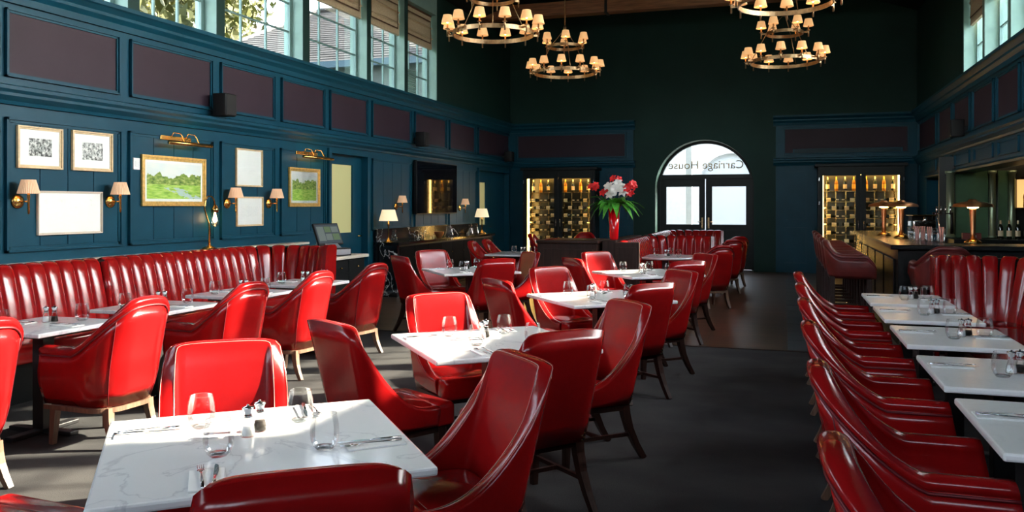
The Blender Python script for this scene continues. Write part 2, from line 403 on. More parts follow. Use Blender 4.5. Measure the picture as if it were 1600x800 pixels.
MID = [(0, 2.36), (.03, 2.36), (.04, 2.39), (.09, 2.43), (.09, 2.455), (.12, 2.48), (.12, 2.51), (.05, 2.53), (0, 2.53)]

# --- floors
fl = struct('floor', MB().box(-6.37, 2.69, YF, 8.95, -.1, 0), CARPET)
fw = struct('floor', MB().box(-6.37, 5.2, 8.95, YB + 1.6, -.1, 0), PLANKS)
fw2 = obj('floor_tile_strip', MB(), TILE, fw) if False else None
tiles = []
tm = MB().box(-.165, .165, -.33, .33, 0, .004, .001).mesh('floor_tile', TILE)
for k in range(13):
    for j in range(2):
        t = link('floor_tile', tm, fw, (.02 + j * .34 + .19, 9.32 + k * .67, .001))
struct('trim_1', MB().box(-6.37, 2.69, 8.93, 8.97, 0, .006, .002), DARKWOOD)

# --- left wall
D1 = (10.86, 11.98); D2 = (17.15, 19.2)
LWIN = [(-.9, .5), (.65, 2.05), (2.2, 3.6), (3.75, 5.1), (5.5, 6.88), (7.04, 8.28), (8.43, 10.14), (10.31, 12.02), (12.15, 13.42), (13.55, 14.85)]  # the nearest openings are out of view, added to let in more light
WZ0, WZ1 = 3.46, 5.15
mb = MB()
mb.box(XL - .3, XL, YF, D1[0], 0, 3.4).box(XL - .3, XL, D1[1], D2[0], 0, 3.4).box(XL - .3, XL, D2[1], YB + .3, 0, 3.4)
for q in (D1, D2): mb.box(XL - .3, XL, q[0], q[1], 2.26, 3.4)
wl = struct('wall_left', mb, BLUE)
mb = MB(); e = [YF] + [a for p in LWIN for a in p] + [YB + .3]
for i in range(0, len(e), 2): mb.box(XL - .3, XL, e[i], e[i + 1], 3.4, WZ1)
mb.box(XL - .3, XL, YF, YB + .3, WZ1, 5.55)
wlu = struct('wall_left_upper', mb, PIERPAINT)
obj('upper_wall_face', MB().box(XL, XL + .008, LWIN[-1][1] + .02, YB, 3.46, 5.55), GREENWALL, wlu)
fm = MB()
for i in range(2, len(e) - 2, 2): fm.box(XL, XL + .006, e[i], e[i + 1], 3.46, 5.5)
obj('pier_shade_face', fm, GREENWALL, wlu)  # dark sheets put the shade of the piers' room side into colour
obj('cornice', sweep_profile('L', YF, YB, CORN), BLUE, wl)
obj('dado_cornice', sweep_profile('L', YF, YB, MID), BLUE, wl)
LST = [3.9, 5.43, 6.83, 8.27, 9.51, 10.775, 12.1, 13.74, 15.38, 17.02]       # stile centres
LOW = [(3.99, 5.37), (5.46, 6.78), (6.88, 8.21), (8.34, 9.45), (9.58, 10.72), (12.18, 13.66), (13.82, 15.3), (15.45, 17.0)]
for i, (a, b) in enumerate(LOW):
    obj('panel_moulding', moulding('L', a, b, 1.08, 2.25, .045, .034), BLUE, wl)
    n = max(3, round((b - a - .09) / .33)); bw = (b - a - .09) / n
    bm_ = MB().box(0, .012, .0035, bw - .0035, 0, 1.08, .003).mesh('board', BLUE)
    for k in range(n): link('board', bm_, wl, (XL, a + .045 + k * bw, 1.125))
FR = [(3.99, 5.37), (5.46, 6.75), (6.90, 8.19), (8.34, 9.45), (9.60, 10.70), (10.85, 12.02), (12.17, 13.66), (13.82, 15.30), (15.47, 16.92), (17.12, 19.30)]
for a, b in FR:
    obj('frieze_panel', wb(MB(), 'L', a, b, 2.62, 3.17, 0, .006), PURPLE, wl)
    obj('panel_moulding', moulding('L', a, b, 2.60, 3.19, .035, .036), BLUE, wl)
struct('baseboard_left', MB().box(XL, XL + .02, 10.1, D1[0] - .07, 0, .15), BLUE)
def casing(mb, side, a0, a1, z1, wd=.07, d_=.04):
    wb(mb, side, a0 - wd, a0, 0, z1 + wd, 0, d_); wb(mb, side, a1, a1 + wd, 0, z1 + wd, 0, d_); wb(mb, side, a0, a1, z1, z1 + wd, 0, d_); return mb
obj('door_casing', casing(MB(), 'L', D1[0], D1[1], 2.26), BLUE, wl)
obj('door_casing', casing(MB(), 'L', D2[0], D2[1], 2.26, .05), BLUE, wl)
# door with a tall frosted pane in a deep recess
def pane_door(name, y0, y1, p0, p1, pz0, pz1, x):
    mb = MB(); mb.box(x - .05, x, y0, p0, 0, 2.26); mb.box(x - .05, x, p1, y1, 0, 2.26); mb.box(x - .05, x, p0, p1, 0, pz0); mb.box(x - .05, x, p0, p1, pz1, 2.26)
    o = struct(name, mb, BLUE)
    obj('pane', MB().box(x - .03, x - .015, p0, p1, pz0, pz1), FROSTED, o)
    fr = MB()
    for a, b, c, d_ in ((p0 - .02, p0, pz0, pz1), (p1, p1 + .02, pz0, pz1), (p0 - .02, p1 + .02, pz0 - .02, pz0), (p0 - .02, p1 + .02, pz1, pz1 + .02)): fr.box(x, x + .012, a, b, c, d_)
    obj('glazing_bead', fr, BLUE, o)
    obj('door_handle', MB().tube([(x, y1 - .08, 1.0), (x + .05, y1 - .08, 1.0), (x + .05, y1 - .2, 1.0)], .01), BRASS, o)
    return o
pane_door('door_1', D1[0], D1[1], 10.90, onx(548, 300, XL - .1).y, onx(530, 364, XL - .1).z, onx(530, 257, XL - .1).z, XL - .08)
pane_door('door_2', D2[0], 18.2, 17.25, 17.84, 1.05, 2.0, XL - .08)
struct('door_3', MB().box(XL - .13, XL - .08, 18.2, D2[1], 0, 2.26, .004), BLUE)

# --- clerestory windows
WN = [0]
def window(x, y0, y1, z0, z1, cols, rows, bar=.022, thick=.05, axis='y'):
    WN[0] += 1
    def bx(m, a, b, c, d_, t0, t1):
        if axis == 'y': m.box(x - t0, x + t1, a, b, c, d_)
        else: m.box(a, b, x - t0, x + t1, c, d_)
    fr = MB(); f_ = .05
    bx(fr, y0, y0 + f_, z0, z1, thick / 2, thick / 2); bx(fr, y1 - f_, y1, z0, z1, thick / 2, thick / 2)
    bx(fr, y0 + f_, y1 - f_, z0, z0 + f_, thick / 2, thick / 2); bx(fr, y0 + f_, y1 - f_, z1 - f_, z1, thick / 2, thick / 2)
    o = struct('window_%d' % WN[0], fr, TEALFRAME)
    pw = (y1 - y0 - 2 * f_) / cols; ph = (z1 - z0 - 2 * f_) / rows
    for i in range(1, cols):
        m = MB(); c = y0 + f_ + i * pw; bx(m, c - bar / 2, c + bar / 2, z0 + f_, z1 - f_, .015, .015); obj('glazing_bar', m, TEALFRAME, o)
    for i in range(1, rows):
        m = MB(); c = z0 + f_ + i * ph; bx(m, y0 + f_, y1 - f_, c - bar / 2, c + bar / 2, .014, .014); obj('glazing_bar', m, TEALFRAME, o)
    m = MB()
    if axis == 'y': m.box(-.002, .002, 0, pw, 0, ph)
    else: m.box(0, pw, -.002, .002, 0, ph)
    pm = m.mesh('pane', PANE)
    for i in range(cols):
        for j in range(rows):
            a, c = y0 + f_ + i * pw, z0 + f_ + j * ph
            link('pane', pm, o, (x, a, c) if axis == 'y' else (a, x, c))
    return o
for y0, y1 in LWIN: window(XL - .2, y0, y1, WZ0, WZ1, 3, 4)
obj('louvre_vent', (lambda m: [m.box(XL - .16, XL - .13, 13.66, 14.2, 3.5 + k * .035, 3.52 + k * .035) for k in range(14)] and m)(MB()), PIERPAINT, wlu)

# --- right wall over the bar, and its clerestory
RWIN = [(14.61 - 1.42 * k - 1.28, 14.61 - 1.42 * k) for k in range(6)] + [(4.86, 6.09)]
mb = MB().box(XR, XR + .3, YF, 9.62, 0, 3.4).box(XR, XR + .3, 9.62, YB + .3, 2.02, 3.4).box(XR, XR + .3, 18.2, YB + .3, 0, 2.02)
wr = struct('wall_right', mb, BLUE)
mb = MB(); e = [YF] + sorted(a for p in RWIN for a in p) + [YB + .3]
for i in range(0, len(e), 2): mb.box(XR, XR + .3, e[i], e[i + 1], 3.4, 5.42)
mb.box(XR, XR + .3, YF, YB + .3, 5.42, 5.55)
wru = struct('wall_right_upper', mb, PIERPAINT)
obj('upper_wall_face', MB().box(XR - .008, XR, 14.63, YB, 3.46, 5.55), GREENWALL, wru)
obj('cornice', sweep_profile('R', YF, YB, CORN), BLUE, wr)
obj('dado_cornice', sweep_profile('R', YF, YB, MID), BLUE, wr)
obj('soffit_moulding', sweep_profile('R', 9.62, 18.2, [(0, 2.02), (.05, 2.02), (.06, 2.05), (.03, 2.08), (0, 2.08)]), BLUE, wr)
for a, b in [(17.0, 19.06), (15.5, 16.75), (14.08, 15.34), (12.6, 13.88), (11.3, 12.42), (9.9, 11.15), (8.4, 9.75), (6.9, 8.25)]:
    obj('frieze_panel', wb(MB(), 'R', a, b, 2.62, 3.17, 0, .006), PURPLE, wr)
    obj('panel_moulding', moulding('R', a, b, 2.60, 3.19, .035, .036), BLUE, wr)
    if a > 9.6: obj('panel_moulding', moulding('R', a + .06, b - .06, 2.13, 2.33, .03, .025), BLUE, wr)
for y0, y1 in RWIN: window(XR + .2, y0, y1, WZ0, 5.42, 3, 4)

# --- back wall, panelled each side of the arched doorway
AX, AR, AZ = -1.725, 1.10, 1.88            # arch centre, radius, springing height
def arch_pts(r, n=24, zc=AZ): return [(AX + r * math.cos(PI * k / n), zc + r * math.sin(PI * k / n)) for k in range(n + 1)]
mb = MB()
pts = arch_pts(AR)
RIDGE = 7.2; XM = (XL + XR) / 2
mb.prism([(XL - .3, 0), (AX - AR, 0), (AX - AR, AZ), (AX - AR, 5.55), (XL - .3, 5.55)], 'y', YB, YB + .6)
mb.prism([(AX + AR, 0), (XR + 2.6, 0), (XR + 2.6, 5.55), (AX + AR, 5.55), (AX + AR, AZ)], 'y', YB, YB + .6)
for i in range(len(pts) - 1): mb.prism([pts[i], (pts[i][0], 5.55), (pts[i + 1][0], 5.55), pts[i + 1]], 'y', YB, YB + .6)
mb.prism([(XL - .3, 5.55), (XR + .3, 5.55), (XM, RIDGE)], 'y', YB, YB + .3)
wbk = struct('wall_back', mb, GREENWALL)
for (a, b, nm) in ((XL, -3.33, 'l'), (-.16, XR, 'r')):
    obj('panelling', wb(MB(), 'B', a, b, 0, 3.40, 0, .05), BLUE, wbk)
    for prof in (CORN, MID):
        obj('cornice', sweep_profile('B', a - (.05 if nm == 'r' else 0), b + (.05 if nm == 'l' else 0), [(d_ + .05 if d_ >= 0 else 0, z) for d_, z in prof]), BLUE, wbk)
    pa, pb = (a + .2, b - .16) if nm == 'l' else (a + .16, b - .16)
    obj('frieze_panel', wb(MB(), 'B', pa, pb, 2.62, 3.17, .05, .056), PURPLE, wbk)
    obj('panel_moulding', moulding('B', pa, pb, 2.6, 3.19, .035, .03, .05), BLUE, wbk)
for a, b in ((-3.95, -3.45), (.0, .5)):
    obj('panel_moulding', moulding('B', a, b, 1.15, 2.25, .035, .022, .05), BLUE, wbk)
    obj('panel_moulding', moulding('B', a, b, .2, 1.0, .035, .022, .05), BLUE, wbk)
# arched doors, set back in the thickness of the wall
DY = YB + .45
fr = MB(); ro, ri = AR, AR - .06
po, pi_ = arch_pts(ro), arch_pts(ri)
for i in range(len(po) - 1): fr.prism([pi_[i], po[i], po[i + 1], pi_[i + 1]], 'y', DY - .06, DY + .06)
fr.box(AX - ro, AX - ri, DY - .06, DY + .06, 0, AZ); fr.box(AX + ri, AX + ro, DY - .06, DY + .06, 0, AZ)
fr.box(AX - ri, AX + ri, DY - .08, DY + .06, 2.10, 2.20)
d4 = struct('door_4', fr, BLACK)
ftop = [p for p in arch_pts(ri, 32) if p[1] > 2.2]; zc = 2.2
obj('pane', MB().prism([(AX + math.sqrt(ri * ri - (2.2 - AZ) ** 2), 2.2)] + ftop + [(AX - math.sqrt(ri * ri - (2.2 - AZ) ** 2), 2.2)], 'y', DY - .003, DY + .003), PANE, d4)
for sgn in (-1, 1):
    x0, x1 = (AX - ri, AX - .012) if sgn < 0 else (AX + .012, AX + ri)
    g0, g1 = x0 + .14, x1 - .13
    lf = MB(); lf.box(x0, g0, DY - .025, DY + .025, .01, 2.10); lf.box(g1, x1, DY - .025, DY + .025, .01, 2.10); lf.box(g0, g1, DY - .025, DY + .025, .01, 1.04); lf.box(g0, g1, DY - .025, DY + .025, 1.92, 2.10)
    leaf = obj('door_leaf', lf, BLACK, d4)
    obj('pane', MB().box(g0, g1, DY - .003, DY + .003, 1.04, 1.92), PANE, leaf)
    pm = MB(); pm.box(g0, g1, DY - .032, DY - .025, .2, .22).box(g0, g1, DY - .032, DY - .025, .9, .92).box(g0, g0 + .02, DY - .032, DY - .025, .22, .9).box(g1 - .02, g1, DY - .032, DY - .025, .22, .9)
    obj('panel_moulding', pm, BLACK, leaf)
    hx = x1 - .06 if sgn < 0 else x0 + .06
    obj('door_handle', MB().box(hx - .02, hx + .02, DY - .035, DY - .025, .95, 1.2, .003).tube([(hx, DY - .03, 1.1), (hx, DY - .08, 1.1), (hx + sgn * .1, DY - .08, 1.1)], .009), BRONZE, leaf)
cu = bpy.data.curves.new('fanlight_lettering', 'FONT'); cu.body = 'Carriage House'; cu.size = .27; cu.align_x = 'CENTER'; cu.extrude = .002
tx = bpy.data.objects.new('fanlight_lettering', cu); COL.objects.link(tx); bpy.context.view_layer.update()
tme = bpy.data.meshes.new_from_object(tx.evaluated_get(bpy.context.evaluated_depsgraph_get())); bpy.data.objects.remove(tx)
tme.materials.clear(); tme.materials.append(mat('gilt_lettering', (.16, .11, .04), .6))
tl = link('fanlight_lettering', tme, d4, (AX, DY + .008, 2.34)); tl.rotation_euler = (PI / 2, 0, PI)
tl.name = 'lettering'; tl['label'] = 'gold lettering painted on the outside of the fanlight'

# --- ceiling, beam, front wall behind the camera
cl = MB().prism([(XL - .3, 5.5), (XM, RIDGE), (XM, RIDGE + .1), (XL - .3, 5.6)], 'y', YF, YB + .3).prism([(XR + .3, 5.5), (XM, RIDGE), (XM, RIDGE + .1), (XR + .3, 5.6)], 'y', YF, YB + .3)
struct('ceiling', cl, CEIL)
for k, y in enumerate((17.4, 12.0, 6.6, 1.2)):
    o = obj('tie_beam', MB().box(XL, XR, y - .13, y + .13, 5.55, 5.85, .01), BEAM, None); o['kind'] = 'structure'; o.name = 'trim_%d' % (k + 2)
    for xx in (-3.55, .2): obj('iron_strap', MB().box(xx - .03, xx + .03, y - .14, y + .14, 5.53, 5.87), BLACKMETAL, o)
FW = [(-6.1, -4.1), (-3.9, -1.95), (-1.75, .2), (.4, 2.4)]  # unseen windows behind the camera, added and sized for ambient light
mb = MB(); e = [XL - .3] + [a for p in FW for a in p] + [XR + .3]
for i in range(0, len(e), 2): mb.box(e[i], e[i + 1], YF - .3, YF, 3.46, 5.1)
mb.box(XL - .3, XR + .3, YF - .3, YF, 0, 3.46); mb.box(XL - .3, XR + .3, YF - .3, YF, 5.1, 5.55); mb.prism([(XL - .3, 5.55), (XR + .3, 5.55), (XM, RIDGE)], 'y', YF - .3, YF)
struct('wall_front', mb, BLUE)
for a, b in FW: window(YF - .15, a, b, 3.46, 5.1, 3, 4, axis='x')

# --- recess behind the bar
mb = MB().box(4.9, 5.1, 9.3, YB, 0, 2.4).box(XR + .3, 5.1, 9.2, 9.32, 0, 2.4).box(XR + .3, 5.1, 9.3, YB, 2.3, 2.4)
wbar = struct('wall_bar', mb, DARKPANEL)

# ================================================================== OUTSIDE
struct('ground', MB().box(-70, 60, -60, 80, -.3, -.12), PAVING)
tag(obj('lawn', MB().box(-60, -14.5, -20, 45, -.119, -.1), GRASS), 'green lawn outside the left windows', 'lawn')
# neighbouring outbuilding with a hipped slate roof
ob = thing('outbuilding', 'outbuilding with a hipped slate roof outside the left clerestory windows', 'building', (-11, 17, -.12))
ob_x0, ob_x1, ob_y0, ob_y1, ez = -13.9, -7.1, 16.0, 26.0, 4.6
def sub(o, nm, mb, m):
    c = obj(nm, mb, m, o); c.location = (-o.location[0], -o.location[1], -o.location[2]); return c
sub(ob, 'wall', MB().box(ob_x0 + .25, ob_x1 - .1, ob_y0 + .25, ob_y1 - .25, -.12, ez - .02), RENDER)
sub(ob, 'gutter', MB().box(ob_x0 - .05, ob_x1 + .05, ob_y0 - .12, ob_y0, ez - .14, ez).box(ob_x0 - .12, ob_x0, ob_y0 - .12, ob_y1, ez - .14, ez), GUTTER)
rm = MB(); NCR = 26; rx0, ry = -12.3, 20.4; rz = 6.85
for k in range(NCR):
    a, b = k / NCR, (k + 1.25) / NCR
    def fpt(t, right): return ((ob_x1 + .1) if right else ob_x0 + (rx0 - ob_x0) * t, ob_y0 + (ry - ob_y0) * t, ez + (rz - ez) * t)
    p = [fpt(a, 0), fpt(a, 1), fpt(b, 1), fpt(b, 0)]; up = .028
    q = [(x, y, z + up * (1 if i < 2 else 0)) for i, (x, y, z) in enumerate(p)]
    rm.add([*[(x, y, z) for x, y, z in p[:2]], q[1], q[0], q[2], q[3]], [(0, 1, 2, 3), (3, 2, 4, 5)])
    def lpt(t, far): return (ob_x0 + (rx0 - ob_x0) * t, (ob_y1 - (ob_y1 - ry) * t) if far else ob_y0 + (ry - ob_y0) * t, ez + (rz - ez) * t)
    p = [lpt(a, 1), lpt(a, 0), lpt(b, 0), lpt(b, 1)]; q = [(x, y, z + up * (1 if i < 2 else 0)) for i, (x, y, z) in enumerate(p)]
    rm.add([p[0], p[1], q[1], q[0], q[2], q[3]], [(0, 1, 2, 3), (3, 2, 4, 5)])
sub(ob, 'slate_courses', rm, SLATE)['kind'] = 'stuff'
sub(ob, 'ridge_tile', MB().tube([(rx0, ry, rz + .02), (ob_x1 + .1, ry, rz + .02)], .1).tube([(ob_x0, ob_y0, ez), (rx0, ry, rz + .03)], .07), SLATE)
# trees
def tree(x, y, zt, r, label, n=15000, s=.26):
    t = thing('tree', label, 'tree', (x, y, -.099), 0, 'trees outside the left windows')
    tr = MB().tube([(0, 0, 0), (.1, .05, zt * .3), (-.1, .1, zt * .55), (.1, -.1, zt * .85)], [.3, .24, .17, .06], 10)
    for k in range(9):
        a = k * 2.4; h0 = zt * (.35 + .05 * k)
        tr.tube([(0, 0, h0), (math.cos(a) * r * .5, math.sin(a) * r * .5, h0 + r * .3), (math.cos(a) * r * .85, math.sin(a) * r * .85, h0 + r * .62)], [.1, .06, .02], 6)
    obj('trunk', tr, BARK, t)
    lf = MB(); rnd = random.Random(int(x * 13 + y))
    cl_ = [(rnd.gauss(0, r * .45), rnd.gauss(0, r * .45), zt * .62 + rnd.gauss(0, zt * .2), r * rnd.uniform(.22, .42)) for _ in range(64)]
    for _ in range(n):
        cx, cy, cz, cr = rnd.choice(cl_); v = Vector((rnd.gauss(0, 1), rnd.gauss(0, 1), rnd.gauss(0, 1))).normalized() * cr * rnd.random() ** .4
        c = Vector((cx, cy, cz)) + v; a = Vector((rnd.gauss(0, 1), rnd.gauss(0, 1), rnd.gauss(0, 1))).normalized(); b = a.cross(Vector((rnd.gauss(0, 1), rnd.gauss(0, 1), rnd.gauss(0, 1)))).normalized()
        q = s * rnd.uniform(.5, 1.1)
        lf.add([c - a * q, c + b * q * .45, c + a * q, c - b * q * .45], [(0, 1, 2, 3)])
    obj('foliage', lf, FOLIAGE, t)['kind'] = 'stuff'
tree(-21, 20, 13, 4.5, 'tall sunlit tree behind the left end of the slate roof')
tree(-19, 13.5, 12, 4.2, 'yellow-green tree seen through the nearest left windows', 22000, .25)
tree(-25, 30, 15, 5.5, 'tall tree rising behind the slate roof of the outbuilding')
tree(-17, 7.5, 12, 4.2, 'leafy tree nearest the camera outside the left windows')
tree(-31, 15, 16, 7, 'broad tree in the background beyond the lawn', 16000, .5)
tree(-27, 23, 16, 6.5, 'background tree between the outbuilding and the lawn', 16000, .5)
# courtyard beyond the arched doors
cy = thing('courtyard_wall', 'sunlit white courtyard wall with an arched opening beyond the double doors', 'wall', (AX, 30, -.12))
cw = MB()
pp = [(AX - 1.1 + 1.1 - 1.1 * math.cos(PI * k / 16), 2.2 + 1.1 * math.sin(PI * k / 16)) for k in range(17)]
cw.box(AX - 9, AX - 1.1, 30, 30.4, -.12, 6).box(AX + 1.1, AX + 9, 30, 30.4, -.12, 6)
for i in range(16): cw.prism([pp[i], (pp[i][0], 6), (pp[i + 1][0], 6), pp[i + 1]], 'y', 30, 30.4)
sub(cy, 'wall', cw, LIMEWALL)
sub(cy, 'gate', MB().box(AX - 1.1, AX + 1.1, 30.2, 30.25, -.12, 3.3), GREYPLASTIC)
for k in (-3, 3):
    o = thing('porch_column', 'slender pale porch post outside the %s glazed door' % ('left' if k < 0 else 'right'), 'post', (AX + k * .42 + .5, 23.5, -.12), 0)
    obj('post', MB().box(-.08, .08, -.08, .08, 0, 3.4, .01), LIMEWALL, o); obj('base', MB().box(-.14, .14, -.14, .14, 0, .2, .01), LIMEWALL, o)
# ================================================================== SEATING
def uplan(w, yb, yf, rc, n=48, splay=0.0):
    """U-shaped plan line: front left -> round the back -> front right, evenly spaced, with outward normals and 0..1 distance from the back centre"""
    pts = []
    m = 40
    for k in range(m): pts.append((-w, yf + (yb + rc - yf) * k / m))
    for k in range(m + 1):
        a = PI + (PI / 2) * k / m; pts.append((-w + rc + rc * math.cos(a), yb + rc + rc * math.sin(a)))
    for k in range(1, m): pts.append((-w + rc + (2 * w - 2 * rc) * k / m, yb))
    for k in range(m + 1):
        a = 1.5 * PI + (PI / 2) * k / m; pts.append((w - rc + rc * math.cos(a), yb + rc + rc * math.sin(a)))
    for k in range(1, m + 1): pts.append((w, yb + rc + (yf - yb - rc) * k / m))
    L = [0]
    for i in range(1, len(pts)): L.append(L[-1] + math.dist(pts[i], pts[i - 1]))
    res = []; tot = L[-1]; j = 0
    for i in range(n + 1):
        s_ = tot * i / n
        while j < len(L) - 2 and L[j + 1] < s_: j += 1
        f_ = (s_ - L[j]) / max(1e-9, L[j + 1] - L[j]); p = tuple(pts[j][q] + (pts[j + 1][q] - pts[j][q]) * f_ for q in (0, 1))
        res.append((p, abs(2 * s_ / tot - 1)))
    outp = []
    for i, (p, a) in enumerate(res):
        p0 = res[max(0, i - 1)][0]; p1 = res[min(n, i + 1)][0]; t = Vector((p1[0] - p0[0], p1[1] - p0[1])).normalized()
        outp.append((p[0], p[1], t.y, -t.x, a))
    return outp
def smooth01(x): x = max(0, min(1, x)); return x * x * (3 - 2 * x)

def shell(plan, top, z0, zin, th, lean, zl, flare, roll=0, taper=0, nv=7):
    """a padded shell standing on the plan line; returns the mesh and the inner / outer rim lines"""
    P = []; rim_in = []; rim_out = []
    for (x, y, nx, ny, a) in plan:
        zt = top(a, x, y); row = []
        def pt(off, z):
            k = (z - zl) / .5
            fl = 1 + flare * max(0, k)
            tp = -taper * max(0, (zl - z) / max(1e-6, zl - z0)) ** 1.5
            return ((x + nx * (off + tp)) * fl, (y + ny * (off + tp)) - lean * max(0, k), z)
        for k in range(nv): row.append(pt(0, z0 + (zt - roll * 1.6 - z0) * k / (nv - 1)))
        if roll:
            for g in range(0, 9):
                an = -PI * .35 + (PI * 1.5) * g / 8
                row.append(pt(-th / 2 + (th / 2 + roll * .35) * math.cos(an), zt - roll * .9 + roll * math.sin(an) * .95))
        else:
            r_ = .016
            for off, dz in ((-th * .04, .008), (-th * .2, r_), (-th * .5, r_ * 1.15), (-th * .8, r_), (-th * .96, .008)): row.append(pt(off, zt - r_ + dz))
        zi = min(zin, zt - .03)
        for k in range(nv): row.append(pt(-th, zt - (roll * 1.6 if roll else r_) - (zt - (roll * 1.6 if roll else r_) - zi) * k / (nv - 1)))
        P.append(row)
        if not roll: rim_in.append(pt(-th * .93, zt - r_ * .2)); rim_out.append(pt(-th * .05, zt - r_ * .25))
        else: rim_out.append(pt(.003, zt - roll * 1.75)); rim_in.append(pt(-th - .001, zt - roll * 1.75))
    mb = MB().grid(P)
    n = len(P); m = len(P[0])
    mb.f += [tuple(range(m)), tuple((n - 1) * m + k for k in range(m))[::-1]]; mb.sm += [False, False]
    # underside strip
    mb.f += [(i * m, i * m + m - 1, (i + 1) * m + m - 1, (i + 1) * m) for i in range(n - 1)]; mb.sm += [False] * (n - 1)
    return mb, rim_in, rim_out
def cushion(w, y0, y1, z0, z1, dome=.025, n=14, rc=.06, taper_back=0):
    """rounded seat cushion with a softly domed top"""
    P = []
    def sup(t, e=.22):
        c, s_ = math.cos(t), math.sin(t); return (abs(c) ** e * (1 if c >= 0 else -1), abs(s_) ** e * (1 if s_ >= 0 else -1))
    rings = [(.0, z0, .97), (0, z0 + .01, 1), (0, z1 - .03, 1.0), (0, z1 - .012, .985), (0, z1, .95), (0, z1 + dome * .5, .75), (0, z1 + dome * .85, .45), (0, z1 + dome, .1)]
    yc, hy = (y0 + y1) / 2, (y1 - y0) / 2
    for _, z, k in rings:
        row = []
        for i in range(4 * n):
            sx, sy = sup(2 * PI * i / (4 * n)); X = sx * w * k; Y = yc + sy * hy * k
            X *= 1 - taper_back * max(0, (yc - Y) / hy); row.append((X, Y, z))
        P.append(row)
    mb = MB().grid(P, cj=True); m = 4 * n
    mb.f += [tuple(range(m))[::-1], tuple((len(P) - 1) * m + i for i in range(m))]; mb.sm += [True, True]
    return mb
def leg(p0, p1, r0, r1, bow=0, n=5):
    pts = []; rr = []
    for k in range(n):
        t = k / (n - 1); q = [p0[i] + (p1[i] - p0[i]) * t for i in range(3)]
        q[1] += bow * math.sin(PI * t); pts.append(q); rr.append(r0 + (r1 - r0) * t)
    return MB().tube(pts, rr, 4)

def make_side_chair():
    t = thing('side_chair', '', 'chair', group='red leather side chairs around the marble tables')
    HT, SE = .905, .42
    pl = uplan(.25, -.225, .19, .085, 60)
    def top(a, x, y):
        ab = .36                                 # share of the line that is the back
        if a < ab: return HT - .02 * (a / ab) ** 4
        k = (a - ab) / (1 - ab)
        return SE + .02 + (HT - .04 - SE) * (1 - k) ** 2.8
    mb, ri, ro = shell(pl, top, .335, .40, .06, .125, .42, .05, taper=.02)
    sh = obj('backrest_shell', mb, LEATHER, t)
    obj('stitching', MB().tube(ri, .0013, 5), STITCH, sh); obj('stitching', MB().tube(ro, .0013, 5), STITCH, sh)
    se = obj('seat', cushion(.205, -.17, .25, .325, .435, .03, taper_back=.04), LEATHER, t)
    obj('stitching', MB().tube([(-.215, .17, .45), (0, .172, .4535), (.215, .17, .45)], .0014, 5), STITCH, se)
    obj('seat_front', MB().box(-.24, .24, .175, .30, .325, .452, .028), LEATHER, t)
    obj('seat_frame', MB().box(-.21, .21, -.16, .25, .295, .335, .006), DARKWOOD, t)
    for s_ in (-1, 1):
        obj('leg', leg((s_ * .19, .225, .33), (s_ * .19, .235, 0), .034, .022), DARKWOOD, t)
        obj('leg', leg((s_ * .185, -.15, .36), (s_ * .195, -.285, 0), .036, .022, .03), DARKWOOD, t)
        obj('stretcher', MB().tube([(s_ * .19, .22, .15), (s_ * .19, -.2, .15)], .014, 4), DARKWOOD, t)
        st = MB()
        for k in range(9): st.lathe([(.0055, 0), (.0045, .003), (.001, .005)], 6, (0, 0, 0), 'y') if False else st.box(s_ * (.176 + .014 * (k % 2)) - .004, s_ * (.176 + .014 * (k % 2)) + .004, -.213, -.206, .34 + k * .011, .346 + k * .011)
        obj('nailhead_trim', st, BRONZE, t)
    obj('stretcher', MB().tube([(-.19, .02, .15), (.19, .02, .15)], .014, 4), DARKWOOD, t)
    return t
def make_armchair(wood):
    t = thing('armchair', '', 'chair', group='red leather tub armchairs')
    HT, ARM = .925, .625
    pl = uplan(.275, -.26, .285, .2, 56)
    def top(a, x, y):
        if a < .16: return HT - .012 * (a / .16) ** 2
        if a < .64: q = (a - .16) / .48; return ARM + (HT - .012 - ARM) * (1 - .45 * smooth01(q) - .55 * q)
        return ARM
    mb, ri, ro = shell(pl, top, .255, .40, .062, .10, .45, .04, roll=.032, taper=.055)
    sh = obj('tub_shell', mb, LEATHER, t)
    obj('piping', MB().tube(ro, .0055, 6), SEAM, sh)
    n = len(pl)
    for i in (int(n * .355), n - 1 - int(n * .355)):
        x, y, nx, ny, a = pl[i]; pts = []
        for k in range(8):
            z = .265 + (top(a, x, y) - .05 - .265) * k / 7; q = (z - .45) / .5; tp = -.055 * max(0, (.45 - z) / .195) ** 1.5
            pts.append(((x + nx * (.001 + tp)) * (1 + .04 * max(0, q)), y + ny * (.001 + tp) - .10 * max(0, q), z))
        obj('seam', MB().tube(pts, .0028, 5), SEAM, sh)
    obj('seat', cushion(.215, -.2, .265, .33, .44, .035, taper_back=.12), LEATHER, t)
    fr = MB(); q = [(x - nx * .06, y - ny * .06, .235) for x, y, nx, ny, a in pl]
    fr.tube(q, .02, 4); fr.box(-.215, .215, .2, .235, .22, .26)
    obj('seat_frame', fr, wood, t)
    for s_ in (-1, 1):
        obj('leg', leg((s_ * .2, .215, .245), (s_ * .205, .235, 0), .033, .022), wood, t)
        obj('leg', leg((s_ * .155, -.17, .245), (s_ * .175, -.245, 0), .034, .022, .018), wood, t)
    return t
